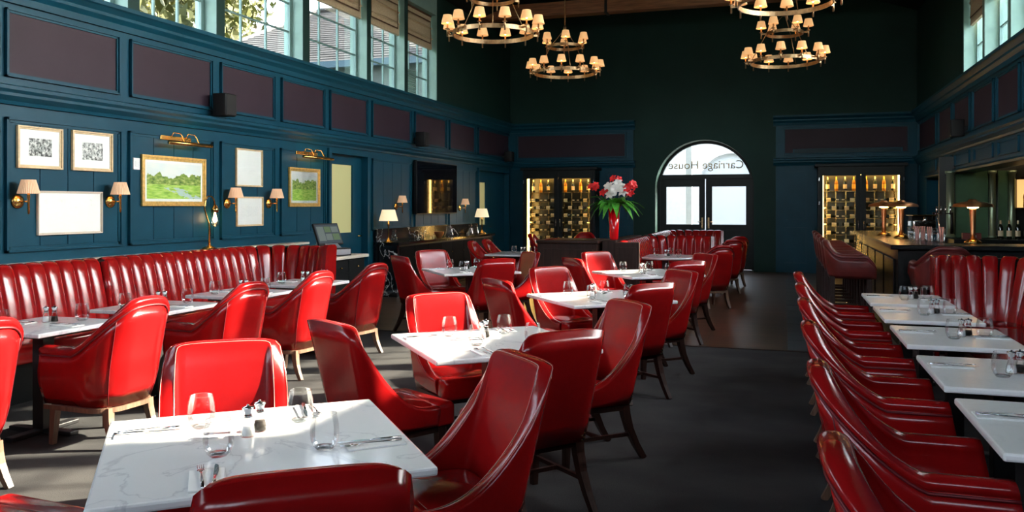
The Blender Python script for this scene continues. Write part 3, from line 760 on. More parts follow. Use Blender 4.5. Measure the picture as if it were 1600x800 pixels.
def make_stool():
    t = thing('bar_stool', '', 'bar stool', group='oxblood leather bar stools')
    HT, ARM = 1.09, .93
    pl = uplan(.285, -.25, .27, .2, 56)
    def top(a, x, y):
        if a < .1: return HT
        if a < .52: return ARM + (HT - ARM) * (1 - smooth01((a - .1) / .42))
        if a < .86: return ARM
        return ARM - .12 * ((a - .86) / .14) ** 1.6
    mb, ri, ro = shell(pl, top, .66, .74, .06, .06, .80, .02, roll=.03, taper=.03)
    sh = obj('tub_shell', mb, OXBLOOD, t); obj('piping', MB().tube(ro, .003, 5), SEAM, sh)
    obj('seat', cushion(.225, -.2, .26, .66, .76, .03, taper_back=.1), OXBLOOD, t)
    for s_ in (-1, 1):
        for y in (.2, -.19):
            l = obj('leg', MB().box(s_ * .21 - .028, s_ * .21 + .028, y - .028, y + .028, .0, .68, .005), DARKWOOD, t)
            obj('foot_cap', MB().box(s_ * .21 - .032, s_ * .21 + .032, y - .032, y + .032, 0.0, .05, .004), CHROME, l)
        obj('stretcher', MB().box(s_ * .21 - .012, s_ * .21 + .012, -.17, .18, .2, .235), DARKWOOD, t)
    obj('footrest', MB().tube([(-.2, .2, .26), (.2, .2, .26)], .016, 8), CHROME, t)
    obj('stretcher', MB().box(-.19, .19, -.2, -.18, .2, .235), DARKWOOD, t)
    return t
SIDE = make_side_chair(); ARMW = make_armchair(WALNUT); STOOL = make_stool()

# ---- tables
TZ = .707
def make_table(kind):
    if kind == 'four': hw, hd = .475, .475
    elif kind == 'two': hw, hd = .31, .40
    elif kind == 'small': hw, hd = .33, .34
    else: hw = hd = .5
    t = thing('dining_table', '', 'table')
    m = MB()
    if kind == 'round': m.lathe([(.49, TZ - .03), (.5, TZ - .022), (.5, TZ - .006), (.492, TZ)], 40)
    else: m.box(-hw, hw, -hd, hd, TZ - .028, TZ, .008)
    obj('tabletop', m, WHITETOP if kind == 'two' else MARBLE, t)  # small banquette tops take the greyer marble to stand in for shade
    if kind == 'round': obj('under_frame', MB().lathe([(.3, TZ - .05), (.3, TZ - .029)], 30), TABLEBASE, t)
    else: obj('under_frame', MB().box(-hw * .6, hw * .6, -hd * .6, hd * .6, TZ - .06, TZ - .0285, .004), TABLEBASE, t)
    obj('pedestal', MB().box(-.045, .045, -.045, .045, .03, TZ - .06, .004), TABLEBASE, t)
    b = MB(); bw = .26 if kind != 'two' else .22
    b.box(-bw, bw, -.035, .035, .002, .03, .006); b.box(-.035, .035, -bw, bw, .002, .0301, .006)
    obj('base', b, TABLEBASE, t)
    return t
T4 = make_table('four'); T2 = make_table('two'); TR = make_table('round'); TS = make_table('small')

# ---- tableware
def make_tumbler():
    t = thing('tumbler', '', 'glass', group='stemless tumblers')
    prof = [(.027, .004), (.036, .010), (.044, .030), (.047, .052), (.045, .08), (.038, .113)]
    b = MB().lathe(prof, 24, caps=False); obj('bowl', b, GLASS, t)
    obj('base', MB().lathe([(.0005, 0), (.026, 0), (.031, .006), (.026, .0105), (.0005, .0105)], 24, caps=False), GLASSBASE, t)
    rim = [(.038 * math.cos(k * PI / 16), .038 * math.sin(k * PI / 16), .113) for k in range(32)]
    obj('rim', MB().tube(rim, .0012, 5, closed=True), GLASS, t)
    return t
def make_mill(fill, nm):
    t = thing(nm, '', 'mill', group='salt and pepper mills')
    obj('jar', MB().lathe([(.0005, 0), (.023, 0), (.025, .004), (.022, .03), (.015, .058), (.015, .066)], 18, caps=False), GLASS, t)
    obj('filling', MB().lathe([(.0005, .004), (.021, .004), (.0195, .022), (.017, .036), (.0005, .037)], 16, caps=False), fill, t)
    obj('cap', MB().lathe([(.0155, .064), (.0165, .066), (.013, .074), (.015, .084), (.02, .096), (.0195, .1), (.004, .103), (.004, .108), (.001, .109)], 18), CHROME, t)
    return t
def make_napkin():
    t = thing('paper_napkin', '', 'napkin', group='folded paper napkins')
    obj('folded_sheet', MB().box(-.05, .05, -.095, .095, 0, .0045, .001), NAPKIN, t)
    obj('top_fold', MB().box(-.05, .046, -.094, .093, .0046, .006, .0006), NAPKIN, t)
    return t
def make_fork():
    t = thing('fork', '', 'fork', group='steel forks')
    h = MB().tube([(0, -.1, .003), (0, -.04, .004), (0, .02, .006), (0, .045, .004)], [.006, .005, .003, .004], 8, flat=.45); obj('handle', h, CHROME, t)
    obj('head', MB().tube([(0, .04, .004), (0, .055, .003), (0, .066, .004)], [.004, .010, .0115], 8, flat=.2), CHROME, t)
    for k in range(4): obj('tine', MB().tube([(-.0087 + .0058 * k, .062, .004), (-.0087 + .0058 * k, .085, .003), (-.0087 + .0058 * k, .105, .006)], [.0016, .0016, .0008], 5), CHROME, t)
    return t
def make_knife():
    t = thing('table_knife', '', 'knife', group='steel table knives')
    obj('handle', MB().tube([(0, -.1, .004), (0, -.04, .005), (0, .005, .004)], [.0065, .006, .0045], 8, flat=.55), CHROME, t)
    obj('blade', MB().prism([(-.005, .0), (.007, .0), (.009, .05), (.006, .1), (-.003, .113), (-.005, .1)], 'z', .002, .0045), CHROME, t)
    return t
TUMB = make_tumbler(); SALTM = make_mill(SALT, 'salt_mill'); PEPM = make_mill(PEPPER, 'pepper_mill')
NAPK = make_napkin(); FORK = make_fork(); KNIFE = make_knife()

# ================================================================== DINING LAYOUT
A40 = math.radians(40)
def rot(p, a): return (p[0] * math.cos(a) - p[1] * math.sin(a), p[0] * math.sin(a) + p[1] * math.cos(a))
def setting(cx, cy, rz, lx, ly, facing, where, table):
    """napkin with fork and knife; local position on the table, handles towards the sitter at `facing`"""
    x, y = rot((lx, ly), rz); j = random.uniform(-.05, .05)
    nz = rz + facing + j
    place(NAPK, (cx + x, cy + y, TZ + .0005), nz, 'folded white paper napkin %s of the %s' % (where, table))
    o = rot((-.016, .012), nz); place(FORK, (cx + x + o[0], cy + y + o[1], TZ + .0072), nz + .04, 'steel fork on the napkin %s of the %s' % (where, table))
    o = rot((.02, .006), nz); place(KNIFE, (cx + x + o[0], cy + y + o[1], TZ + .0072), nz - .05, 'steel knife on the napkin %s of the %s' % (where, table))
def tumbler(cx, cy, rz, lx, ly, where, table):
    x, y = rot((lx, ly), rz); place(TUMB, (cx + x, cy + y, TZ + .0005), random.random() * 6, 'clear stemless tumbler %s of the %s' % (where, table))
def mills(cx, cy, rz, lx, ly, table, gap=.05, a=.6):
    x, y = rot((lx, ly), rz); dx, dy = gap / 2 * math.cos(a), gap / 2 * math.sin(a)
    place(SALTM, (cx + x - dx, cy + y - dy, TZ + .0005), 0, 'glass salt mill with steel cap on the %s' % table)
    place(PEPM, (cx + x + dx, cy + y + dy, TZ + .0005), 0, 'glass mill of dark peppercorns on the %s' % table)
FOUR = [  # x, y, description
    (-1.65, 2.36, 'foreground marble table'),
    (-1.60, 4.53, 'second centre table'),
    (-1.49, 6.98, 'third centre table'),
    (-1.50, 9.66, 'farthest centre table'),
    (-3.60, 9.42, 'shaded sideboard table')]
POSE = {(0, 'rf'): (-1.184, 1.865, .619), (0, 'lb'): (-2.108, 2.799, -2.476), (0, 'rb'): (-1.194, 2.892, -3.916), (0, 'lf'): (-2.46, 2.0, -.08),
        (1, 'lf'): (-2.007, 3.974, -.53), (1, 'lb'): (-1.96, 4.93, -2.30), (1, 'rf'): (-1.209, 3.974, .876), (1, 'rb'): (-1.127, 4.863, -3.954),
        (2, 'lf'): (-1.957, 6.474, -.719), (2, 'lb'): (-1.886, 7.495, -2.234), (2, 'rf'): (-1.174, 6.486, .882), (2, 'rb'): (-1.10, 7.42, -3.949),
        (3, 'lf'): (-2.006, 9.216, -.83), (3, 'lb'): (-2.021, 10.161, -2.298), (3, 'rf'): (-1.162, 9.136, .732), (3, 'rb'): (-1.13, 10.12, -3.974),
        (4, 'lf'): (-4.03, 9.0, -.678), (4, 'lb'): (-4.153, 9.885, -2.256), (4, 'rf'): (-3.22, 8.87, .839), (4, 'rb'): (-3.25, 9.85, -3.937)}
SIDES = {'lb': ((-.64, .77), 'left far side'), 'lf': ((-.77, -.64), 'left near side'), 'rf': ((.64, -.77), 'right near side'), 'rb': ((.77, .64), 'right far side')}
for i, (x, y, nm) in enumerate(FOUR):
    place(T4, (x, y, 0), A40, 'square %s with a white marble top, on a black pedestal' % nm, group='square marble tables in the middle of the room')
    for k, ((dx, dy), wh) in SIDES.items():
        px, py, rz = POSE.get((i, k), (x + dx * .68, y + dy * .68, face(-dx, -dy)))
        place(SIDE, (px, py, 0), rz, 'red leather side chair with cream stitching, %s of the %s' % (wh, nm))
    # settings: middle of each side, glasses at the corners' inside
    setting(x, y, A40, .22, .35, PI, 'at the left far edge', nm); setting(x, y, A40, -.17, -.35, 0, 'at the right near edge', nm)
    setting(x, y, A40, .35, -.17, PI / 2, 'at the right far edge', nm); setting(x, y, A40, -.35, .25, -PI / 2, 'at the left near edge', nm)
    tumbler(x, y, A40, -.17, .26, 'at the left far side', nm); tumbler(x, y, A40, -.13, -.11, 'at the left near side', nm)
    tumbler(x, y, A40, .165, .22, 'at the right far side', nm); tumbler(x, y, A40, .19, -.16, 'at the right near side', nm)
    mills(x, y, A40, -.005, .11, nm, .07, 1.6)
# left row along the banquette
LT = [(3.2, 'half-hidden nearest'), (4.25, 'nearest'), (5.30, 'second'), (6.35, 'third'), (7.38, 'farthest')]
LX = -4.62
for i, (y, o) in enumerate(LT):
    nm = '%s banquette table' % o
    place(TS, (LX, y, 0), 0, '%s, a small white-topped table along the left banquette' % nm, group='small tables along the left banquette')
    ax = (-4.12, -4.09, -4.07, -4.12, -4.12)[i]; rz_ = face(-1, .10 if i else .02)
    place(ARMW, (ax, y + (-.02, .0, .02, .02, .06)[i], 0), rz_ + (.0, .05, -.02, .0, -.06)[i], 'red tub armchair on pale wooden legs at the %s' % nm, group='tub armchairs facing the left banquette')
    setting(LX, y, 0, .2, 0, PI / 2, 'at the armchair side', nm); setting(LX, y, 0, -.2, 0, -PI / 2, 'at the banquette side', nm)
    tumbler(LX, y, 0, -.13, -.2, 'near the banquette side', nm); tumbler(LX, y, 0, .1, .22, 'near the armchair side', nm); mills(LX, y, 0, -.05, .1, nm)
# right row
RT = [(7.62, 'farthest'), (6.62, 'fourth'), (5.54, 'third'), (4.40, 'second'), (3.38, 'nearest'), (2.2, 'mostly unseen closest')]
RC = [7.51, 6.45, 5.40, 4.33, 3.22, 2.17]
for i, (y, o) in enumerate(RT):
    nm = '%s right-hand table' % o
    if i < 5:
        place(T2, (.97, y, 0), 0, '%s with a thin white square-edged top' % nm, group='white tables of the right-hand row')
        setting(.97, y, 0, .2, 0, PI / 2, 'at the booth side', nm); setting(.97, y, 0, -.2, .1, -PI / 2, 'at the armchair side', nm)
        tumbler(.97, y, 0, -.02, -.1, 'near the armchair side', nm); tumbler(.97, y, 0, .16, .0, 'near the booth side', nm); mills(.97, y, 0, .06, .02, nm)
    place(ARMW, (.44, RC[i], 0), face(1, 0), 'glossy red tub armchair facing right, %s' % ('closest to the camera in the right-hand row' if i == 5 else 'at the ' + nm), group='tub armchairs of the right-hand row')
# far tables and armchairs
for (x, y, nm, kind) in [(-1.72, 12.9, 'round booth table', TR), (-1.75, 16.0, 'far table near the arched doors', T2), (-4.05, 12.95, 'table left of the booth divider', T4)]:
    place(kind, (x, y, 0), 0, 'marble-topped %s' % nm, group='tables at the far end of the room')
    tumbler(x, y, 0, -.15, .05, 'on the left part', nm); tumbler(x, y, 0, .2, -.05, 'on the right part', nm); tumbler(x, y, 0, .05, .2, 'at the back', nm); mills(x, y, 0, .02, .0, nm)
for (x, y, fx, fy, lb) in [(-1.02, 12.5, -.6, .8, 'red tub armchair beside the round table at the centre booth'),
                           (-.98, 14.6, -.6, .8, 'red tub armchair at the near side of the far table by the arched doors'), (-.95, 15.9, -.6, .8, 'farthest red tub armchair by the arched doors'),
                           (-4.47, 12.6, 1, 0, 'red tub armchair in front of the sideboard, nearer of two in profile'), (-4.47, 13.28, 1, 0, 'red tub armchair in front of the sideboard, farther of two in profile'),
                           (-4.55, 16.2, 1, 0, 'red tub armchair in profile before the left wine cabinet'), (-4.0, 17.0, 0, -1, 'red tub armchair right in front of the lit left wine cabinet')]:
    place(ARMW, (x, y, 0), face(fx, fy), lb, group='tub armchairs at the far end')

# ================================================================== BANQUETTES
def channel_mesh(w_, m=LEATHER, top=1.0, zb=.43, depth=.2):
    """one padded channel: spans local x -w/2..w/2, front faces local +Y, leaning back"""
    prof = [(.075, zb), (.07, zb + .06), (.045, .60), (.012, .75), (-.02, .88), (-.035, top - .05), (-.055, top - .015), (-.09, top), (-.13, top - .005), (-.15, top - .03)]
    P = []
    for k in range(9):
        s_ = k / 8; b = math.sqrt(max(0, 1 - (2 * s_ - 1) ** 2)); b = b ** .8
        row = []
        for j, (y, z) in enumerate(prof):
            bl = .026 * b; f_ = 1 if j < 5 else max(0, 1 - (j - 4) * .22)
            row.append(((s_ - .5) * w_, y - .026 + bl * f_, z - .026 * (1 - f_) + bl * (1 - f_)))
        P.append(row)
    mb = MB().grid(P); return mb.mesh('channel', m)
def channels(parent, p0, p1, nrm, n, top=1.0):
    """n channels set between p0 and p1 (x, y), facing nrm"""
    w_ = math.dist(p0, p1) / n; me = channel_mesh(w_, top=top); rz = face(*nrm)
    for k in range(n):
        t = (k + .5) / n; link('channel', me, parent, (p0[0] + (p1[0] - p0[0]) * t, p0[1] + (p1[1] - p0[1]) * t, 0), rz)
# left banquette: two runs along the wall, a curved corner and a return
bq = thing('banquette', 'long red channel-tufted leather banquette along the blue left wall', 'banquette', (0, 0, 0))
BXL = -6.02
channels(bq, (BXL, 2.4), (BXL, 6.22), (1, 0), 25); channels(bq, (BXL, 6.29), (BXL, 8.46), (1, 0), 14)
obj('joint_roll', MB().tube([(BXL + .03, 6.255, .45), (BXL, 6.255, .72), (BXL - .05, 6.255, .96)], .035, 8), LEATHER, bq)
ra = .38; ccx, ccy = BXL + ra, 8.46
for k in range(4):
    a = PI - (PI / 2) * (k + .5) / 4; me = channel_mesh(ra * PI / 8 * 1.04)
    px, py = ccx + ra * math.cos(a), ccy + ra * math.sin(a); link('channel', me, bq, (px, py, 0), face(-math.cos(a), -math.sin(a)))
channels(bq, (ccx, ccy + ra), (-5.26, ccy + ra), (0, -1), 3)
obj('end_panel', MB().prism([(8.62, .1), (8.98, .1), (9.04, .98), (9.0, 1.01), (8.84, 1.01), (8.80, .97), (8.72, .45)], 'x', -5.26, -5.20), LEATHER, bq)
obj('seat', MB().box(-5.98, -5.36, 2.4, 5.0, .30, .455, .03), LEATHER, bq); obj('seat', MB().box(-5.98, -5.36, 5.01, 8.3, .30, .455, .03), LEATHER, bq)
obj('seat', MB().box(-5.94, -5.27, 8.3, 8.8, .30, .454, .03), LEATHER, bq)
obj('plinth', MB().box(-6.2, -5.45, 2.4, 8.9, 0, .30), BLACK, bq)
obj('back_support', MB().box(-6.2, -6.1, 2.4, 8.9, .3, .96).box(-6.2, -5.26, 8.92, 9.02, .1, .97), BLACK, bq)
ld = obj('ledge', MB().box(XL + .001, -6.204, 2.4, 10.05, .955, .985, .004), LEDGE); tag(ld, 'narrow cream ledge between the left banquette and the wall', 'ledge')
# right booth: long run facing left, curved corner and a return at its far end
rq = thing('banquette', 'red channel-tufted leather booth seat at the right of the white tables', 'banquette', (0, 0, 0))
RBX = 2.02
channels(rq, (1.36, 8.52), (1.72, 8.52), (0, -1), 3, 1.03)
rr_ = .30; ccx, ccy = 1.72, 8.22
for k in range(4):
    a = PI / 2 - (PI / 2) * (k + .5) / 4; me = channel_mesh(rr_ * PI / 8 * 1.05, top=1.03)
    link('channel', me, rq, (ccx + rr_ * math.cos(a), ccy + rr_ * math.sin(a), 0), face(-math.cos(a), -math.sin(a)))
channels(rq, (RBX, 8.22), (RBX, 2.0), (-1, 0), 52, 1.03)
obj('seat', MB().box(1.38, 1.98, 8.0, 8.48, .30, .455, .03), LEATHER, rq); obj('seat', MB().box(1.40, 1.98, 2.0, 7.99, .30, .455, .03), LEATHER, rq)
obj('plinth', MB().box(1.48, 2.2, 2.0, 8.6, 0, .30), BLACK, rq)
obj('back_support', MB().box(2.12, 2.2, 2.0, 8.72, .3, 1.0).box(1.36, 2.2, 8.62, 8.72, .1, 1.0), BLACK, rq)
obj('end_panel', MB().box(1.315, 1.355, 8.42, 8.72, .1, 1.02, .012), LEATHER, rq)
# centre booth: back-to-back seats with dark wooden ends
def booth(x, y0, y1, label, corner=True):
    b = thing('booth', label, 'booth', (0, 0, 0))
    channels(b, (x, y0), (x, y1 - .35), (1, 0), int((y1 - .35 - y0) / .16), .99)
    ccx, ccy = x + .35, y1 - .35
    for k in range(4):
        a = PI - (PI / 2) * (k + .5) / 4; me = channel_mesh(.35 * PI / 8 * 1.04, top=.99)
        link('channel', me, b, (ccx + .35 * math.cos(a), ccy + .35 * math.sin(a), 0), face(-math.cos(a), -math.sin(a)))
    channels(b, (ccx, y1), (x + .92, y1), (0, -1), 4, .99)
    obj('end_panel', MB().prism([(y1 - .12, .1), (y1 + .1, .1), (y1 + .14, .97), (y1 - .02, .98)], 'x', x + .92, x + .97), LEATHER, b)
    obj('seat', MB().box(x + .03, x + .60, y0, y1 - .4, .30, .455, .03), LEATHER, b); obj('seat', MB().box(x + .05, x + .93, y1 - .4, y1 - .03, .30, .454, .03), LEATHER, b)
    obj('plinth', MB().box(x - .15, x + .5, y0, y1, 0, .30), BLACK, b); obj('back_support', MB().box(x - .2, x - .1, y0, y1 + .15, .3, .96).box(x - .2, x + .92, y1 + .08, y1 + .16, .1, .96), BLACK, b)
    e = obj('end_panel', MB().box(x - .22, x + .13, y0 - .06, y0, 0, .97, .01), PANELWOOD, b)
    obj('panel_moulding', MB().box(x - .18, x + .09, y0 - .068, y0 - .06, .88, .90).box(x - .18, x - .16, y0 - .068, y0 - .06, .15, .88).box(x + .07, x + .09, y0 - .068, y0 - .06, .15, .88), PANELWOOD, e)
    return b
booth(-2.04, 11.65, 13.95, 'red channel-tufted booth behind the round table, with a dark wooden end panel')
booth(-2.1, 14.6, 17.1, 'second red channel-tufted booth farther back, before the arched doors')
dv = thing('booth_divider', 'dark wooden panelled divider with a red leather top, left of the centre booth', 'divider', (-2.93, 11.9, 0))
obj('carcass', MB().box(-.46, .42, -.3, .5, 0, .94, .008), PANELWOOD, dv)
obj('top_rail', MB().box(-.48, .44, -.33, .52, .94, .985, .012), PANELWOOD, dv)
obj('panel_moulding', MB().box(-.38, .36, -.31, -.3, .84, .86).box(-.38, -.36, -.31, -.3, .15, .84).box(.34, .36, -.31, -.3, .15, .84).box(-.38, .36, -.31, -.3, .13, .15), PANELWOOD, dv)
me = channel_mesh(.16, top=.995)
for k in range(5): link('channel', me, dv, (-.46, -.2 + k * .16, 0), face(-1, 0))
dv2 = obj('console_shelf', MB().box(-2.46, -2.265, 11.72, 14.0, 0, .985, .006), PANELWOOD); tag(dv2, 'narrow dark shelf wall behind the booth that carries the red vase', 'shelf')
# ================================================================== CHANDELIERS
def make_chandelier():
    t = thing('chandelier', '', 'chandelier', group='two-tier bronze ring chandeliers')
    shade = MB().lathe([(.082, 0), (.055, .115), (.052, .115), (.079, .002), (.082, 0)], 16, caps=False).mesh('shade', SHADE)
    cm = MB().tube([(0, 0, -.10), (0, 0, .07)], .011, 8); cm.box(-.09, 0, -.012, .012, -.035, -.012); cm.lathe([(.03, .0), (.03, .008), (.012, .012)], 10); candle = cm.mesh('candle_arm', BRONZE)
    bulb = MB().lathe([(.004, .075), (.017, .095), (.014, .12), (.002, .14)], 8).mesh('bulb', BULB)
    for r, n, z, wd in ((.54, 12, 0, .028), (.29, 6, .46, .024)):
        ring = [(r * math.cos(2 * PI * k / 48), r * math.sin(2 * PI * k / 48)) for k in range(48)]
        P = []
        for x, y in ring:
            k_ = (r - .014) / r; P.append([(x, y, z - wd), (x, y, z + wd), (x * k_, y * k_, z + wd), (x * k_, y * k_, z - wd)])
        obj('ring', MB().grid(P, ci=True, cj=True, smooth=False), BRONZE, t)
        for k in range(n):
            a = 2 * PI * (k + .25) / n; rr = r + .075; p = (rr * math.cos(a), rr * math.sin(a), z + .03)
            c = link('candle_arm', candle, t, p, a); link('shade', shade, c, (0, 0, .07)); 
            if k % 2 == 0: link('bulb', bulb, c, (0, 0, 0))
    for k in range(3):
        a = 2 * PI * k / 3 + .4
        obj('stay', MB().tube([(.53 * math.cos(a), .53 * math.sin(a), .02), (.285 * math.cos(a), .285 * math.sin(a), .46)], .006, 6), BRONZE, t)
        obj('stay', MB().tube([(.285 * math.cos(a), .285 * math.sin(a), .47), (0, 0, .78)], .006, 6), BRONZE, t)
    obj('stem', MB().tube([(0, 0, .76), (0, 0, 3.0)], .01, 8).lathe([(.03, .74), (.03, .80), (.012, .84)], 10), BRONZE, t)
    return t
CH = make_chandelier()
for x, y, z, lb in ((-3.66, 10.43, 3.76, 'nearer left two-tier chandelier, cut by the top of the picture'), (-3.66, 14.25, 3.82, 'farther left two-tier chandelier before the green gable wall'),
                    (.02, 10.3, 3.86, 'nearer right two-tier chandelier, its upper tier out of the picture'), (.02, 14.25, 3.82, 'farther right two-tier chandelier, both tiers in view')):
    place(CH, (x, y, z), random.random(), lb + ', with pleated cream shades')

# ================================================================== LEFT WALL THINGS
def picture(u0, v0, v1, u1, m, frame, label, fw_=.03, mount=.0, dep=.04, inner=None):
    a = onx(u0, v0); b = onx(u0, v1); c = onx(u1, v0)
    y0, y1, z1, z0 = a.y, c.y, a.z, b.z
    t = thing('framed_picture', label, 'picture', (XL, (y0 + y1) / 2, z0), 0, 'framed pictures on the left wall')
    hw, hh = (y1 - y0) / 2, z1 - z0; x0 = .0125
    fr = MB()
    for k, (i, dd) in enumerate(((0, dep), (fw_ * .5, dep * .72))):
        s_ = fw_ * .5
        fr.box(x0, dd, -hw + i, hw - i, i, i + s_, .002); fr.box(x0, dd, -hw + i, hw - i, hh - i - s_, hh - i, .002)
        fr.box(x0, dd, -hw + i, -hw + i + s_, i + s_, hh - i - s_, .002); fr.box(x0, dd, hw - i - s_, hw - i, i + s_, hh - i - s_, .002)
    obj('frame', fr, frame, t)
    k = fw_
    if mount: obj('mount', MB().box(x0, .022, -hw + k, hw - k, k, hh - k), MAT_WHITE, t); k += mount
    uvquad('print', [(.0235, -hw + k, k), (.0235, hw - k, k), (.0235, hw - k, hh - k), (.0235, -hw + k, hh - k)], m, t)
    obj('glazing', MB().box(.026, .027, -hw + fw_, hw - fw_, fw_, hh - fw_), PANE, t)
    return t
picture(23, 195, 262, 94, ETCH1, PALEFRAME, 'black and white house etching in a pale gold frame, nearest to the left edge')
picture(109, 203, 266, 172, ETCH2, PALEFRAME, 'small street etching in a pale gold frame above the second wall lamp')
picture(55, 298, 368, 156, PALEPRINT, CREAMFRAME, 'large faded drawing in a cream frame between two wall lamps', .02)
picture(218, 241, 322, 318, LAND1, GOLD, 'wide river meadow painting in a gilt frame under a picture light', .05, .028)
picture(366, 231, 291, 407, SKETCH1, PALEFRAME, 'upright faint pencil sketch in a thin gold frame, the upper of two', .02)
picture(367, 307, 354, 408, SKETCH2, PALEFRAME, 'faint figure sketch in a thin gold frame, the lower of two', .02)
picture(449, 261, 323, 497, LAND2, GOLD, 'square painting of trees and grass in a gilt frame beside the door', .05, .035)
def make_sconce():
    t = thing('wall_lamp', '', 'wall lamp', group='brass wall lamps with pleated shades')
    obj('rose', MB().lathe([(.062, 0), (.062, .012), (.045, .02), (.012, .03)], 22, axis='x'), BRASS, t)
    obj('arm', MB().tube([(.02, 0, 0), (.13, 0, 0)], .007), BRASS, t)
    obj('candle', MB().lathe([(.006, -.11), (.011, -.09), (.009, .02), (.015, .04), (.012, .06), (.012, .10)], 12, (.13, 0, 0)), BRASS, t)
    prof = []
    P = []; n = 72
    for r, z in ((.088, .07), (.055, .19)):
        P.append([(.13 + (r + (.0025 if i % 2 else -.0025)) * math.cos(2 * PI * i / n), (r + (.0025 if i % 2 else -.0025)) * math.sin(2 * PI * i / n), z) for i in range(n)])
    obj('shade', MB().grid(P, cj=True, smooth=False), SCONCESHADE, t)
    obj('bulb', MB().lathe([(.003, .09), (.015, .11), (.012, .135), (.002, .155)], 8, (.13, 0, 0)), BULB, t)
    return t
SC = make_sconce()
for u, v, lb in ((25, 315, 'left of the large faded drawing'), (170, 315, 'right of the large faded drawing'), (353, 318, 'left of the two sketches'), (418, 318, 'right of the two sketches'),
                 (617, 323, 'just left of the television'), (717, 325, 'just right of the television')):
    p = onx(u, v); place(SC, (XL + .012, p.y, p.z), 0, 'brass wall lamp with a pleated shade %s' % lb)
def picture_light(u0, v0, u1, v1, label):
    a = onx(u0, v0); b = onx(u1, v1); y0 = a.y; ln = b.y - a.y; z = a.z
    t = thing('picture_light', label, 'picture light', (XL, y0, z), 0, 'brass picture lights')
    obj('wall_bar', MB().box(.012, .035, 0, ln * .62, -.025, .025, .005), BRASS, t)
    obj('lamp_tube', MB().tube([(.16, -.02, -.06), (.16, ln * .86, -.06)], .022, 12), BRASS, t)
    obj('bulb', MB().tube([(.136, .06, -.052), (.136, ln * .78, -.052)], .005, 6), BULB, t)
    for k in (.2, .5): obj('arm', MB().tube([(.03, ln * k, 0), (.07, ln * k, .06), (.12, ln * (k + .06), .05), (.16, ln * (k + .1), -.045)], .006, 6), BRASS, t)
picture_light(247, 214, 322, 228, 'brass picture light above the river meadow painting')
picture_light(460, 238, 512, 246, 'brass picture light above the painting beside the door')
p = onx(210, 256); sw = thing('wall_switch', 'small white wall switch left of the river meadow painting', 'switch', (XL + .012, p.y, p.z), 0)
obj('plate', MB().box(0, .02, -.045, .045, -.06, .06, .004), WHITE, sw); obj('button', MB().box(.02, .024, -.02, .02, -.03, .03, .002), WHITE, sw)
def speaker(side, u, v, label, w_=.2, h_=.26):
    p = onx(u, v, XL + .02) if side == 'L' else onx(u, v, XR - .02)
    s_ = 1 if side == 'L' else -1
    t = thing('loudspeaker', label, 'loudspeaker', (p.x, p.y, p.z), 0, 'black wall loudspeakers')
    obj('bracket', MB().box(s_ * -.015, s_ * .06, -.03, .03, -.03, .03), BLACKMETAL, t); obj('cabinet', MB().box(s_ * .06, s_ * .24, -w_ / 2, w_ / 2, -h_ / 2, h_ / 2, .012), CHARCOAL, t)
    obj('grille', MB().box(s_ * .241, s_ * .25, -w_ / 2 + .01, w_ / 2 - .01, -h_ / 2 + .01, h_ / 2 - .01, .004), CHARCOAL, t)
speaker('L', 334, 165, 'black loudspeaker on the frieze above the river meadow painting'); speaker('L', 648, 218, 'black loudspeaker on the frieze above the television')
speaker('L', 786, 245, 'black loudspeaker in the far left corner', .2, .24); speaker('R', 1512, 200, 'black loudspeaker on the frieze over the bar')
a = onx(643, 250); b = onx(643, 335); c = onx(707, 262)
tv = thing('television', 'dark flat television on the wall above the sideboard', 'television', (XL, (a.y + c.y) / 2, b.z), 0); hw, hh = (c.y - a.y) / 2, a.z - b.z
obj('casing', MB().box(.04, .10, -hw, hw, 0, hh, .006), BLACK, tv); obj('screen', MB().box(.1, .103, -hw + .02, hw - .02, .02, hh - .02), TVSCREEN, tv); obj('bracket', MB().box(.013, .04, -.2, .2, .2, hh - .2), BLACKMETAL, tv)
# curved-neck ledge lamp
p = onx(327, 386, XL + .1); lp = thing('ledge_lamp', 'brass swan-neck lamp with a clear glass shade standing on the ledge', 'lamp', (XL + .1, p.y, .986), 0)
obj('base', MB().lathe([(.085, 0), (.085, .008), (.06, .022), (.03, .034), (.014, .045)], 24), BRASS, lp)
pts = [(0, 0, .04), (0, 0, .26)] + [(0, -.065 * math.sin(PI * k / 6) , .26 + .22 * k / 6) for k in range(1, 6)]
pts = [(0, 0, .04), (0, 0, .22), (0, -.01, .30), (0, -.06, .40), (0, -.085, .48), (0, -.07, .555), (0, -.02, .605), (0, .04, .605), (0, .085, .565), (0, .10, .50)]
obj('stem', MB().tube(pts, [.013, .012] + [.008] * 8, 8), BRASS, lp)
obj('cap', MB().lathe([(.012, .51), (.02, .50), (.03, .48), (.042, .46), (.042, .42)], 16, (0, .1, 0)), BRASS, lp)
obj('glass_shade', MB().lathe([(.04, .44), (.044, .38), (.044, .30), (.034, .27), (.015, .255), (.001, .252)], 18, (0, .1, 0), caps=False), GLASS, lp)
obj('bulb', MB().lathe([(.008, .42), (.012, .39), (.026, .34), (.022, .315), (.002, .30)], 12, (0, .1, 0)), BULB, lp)

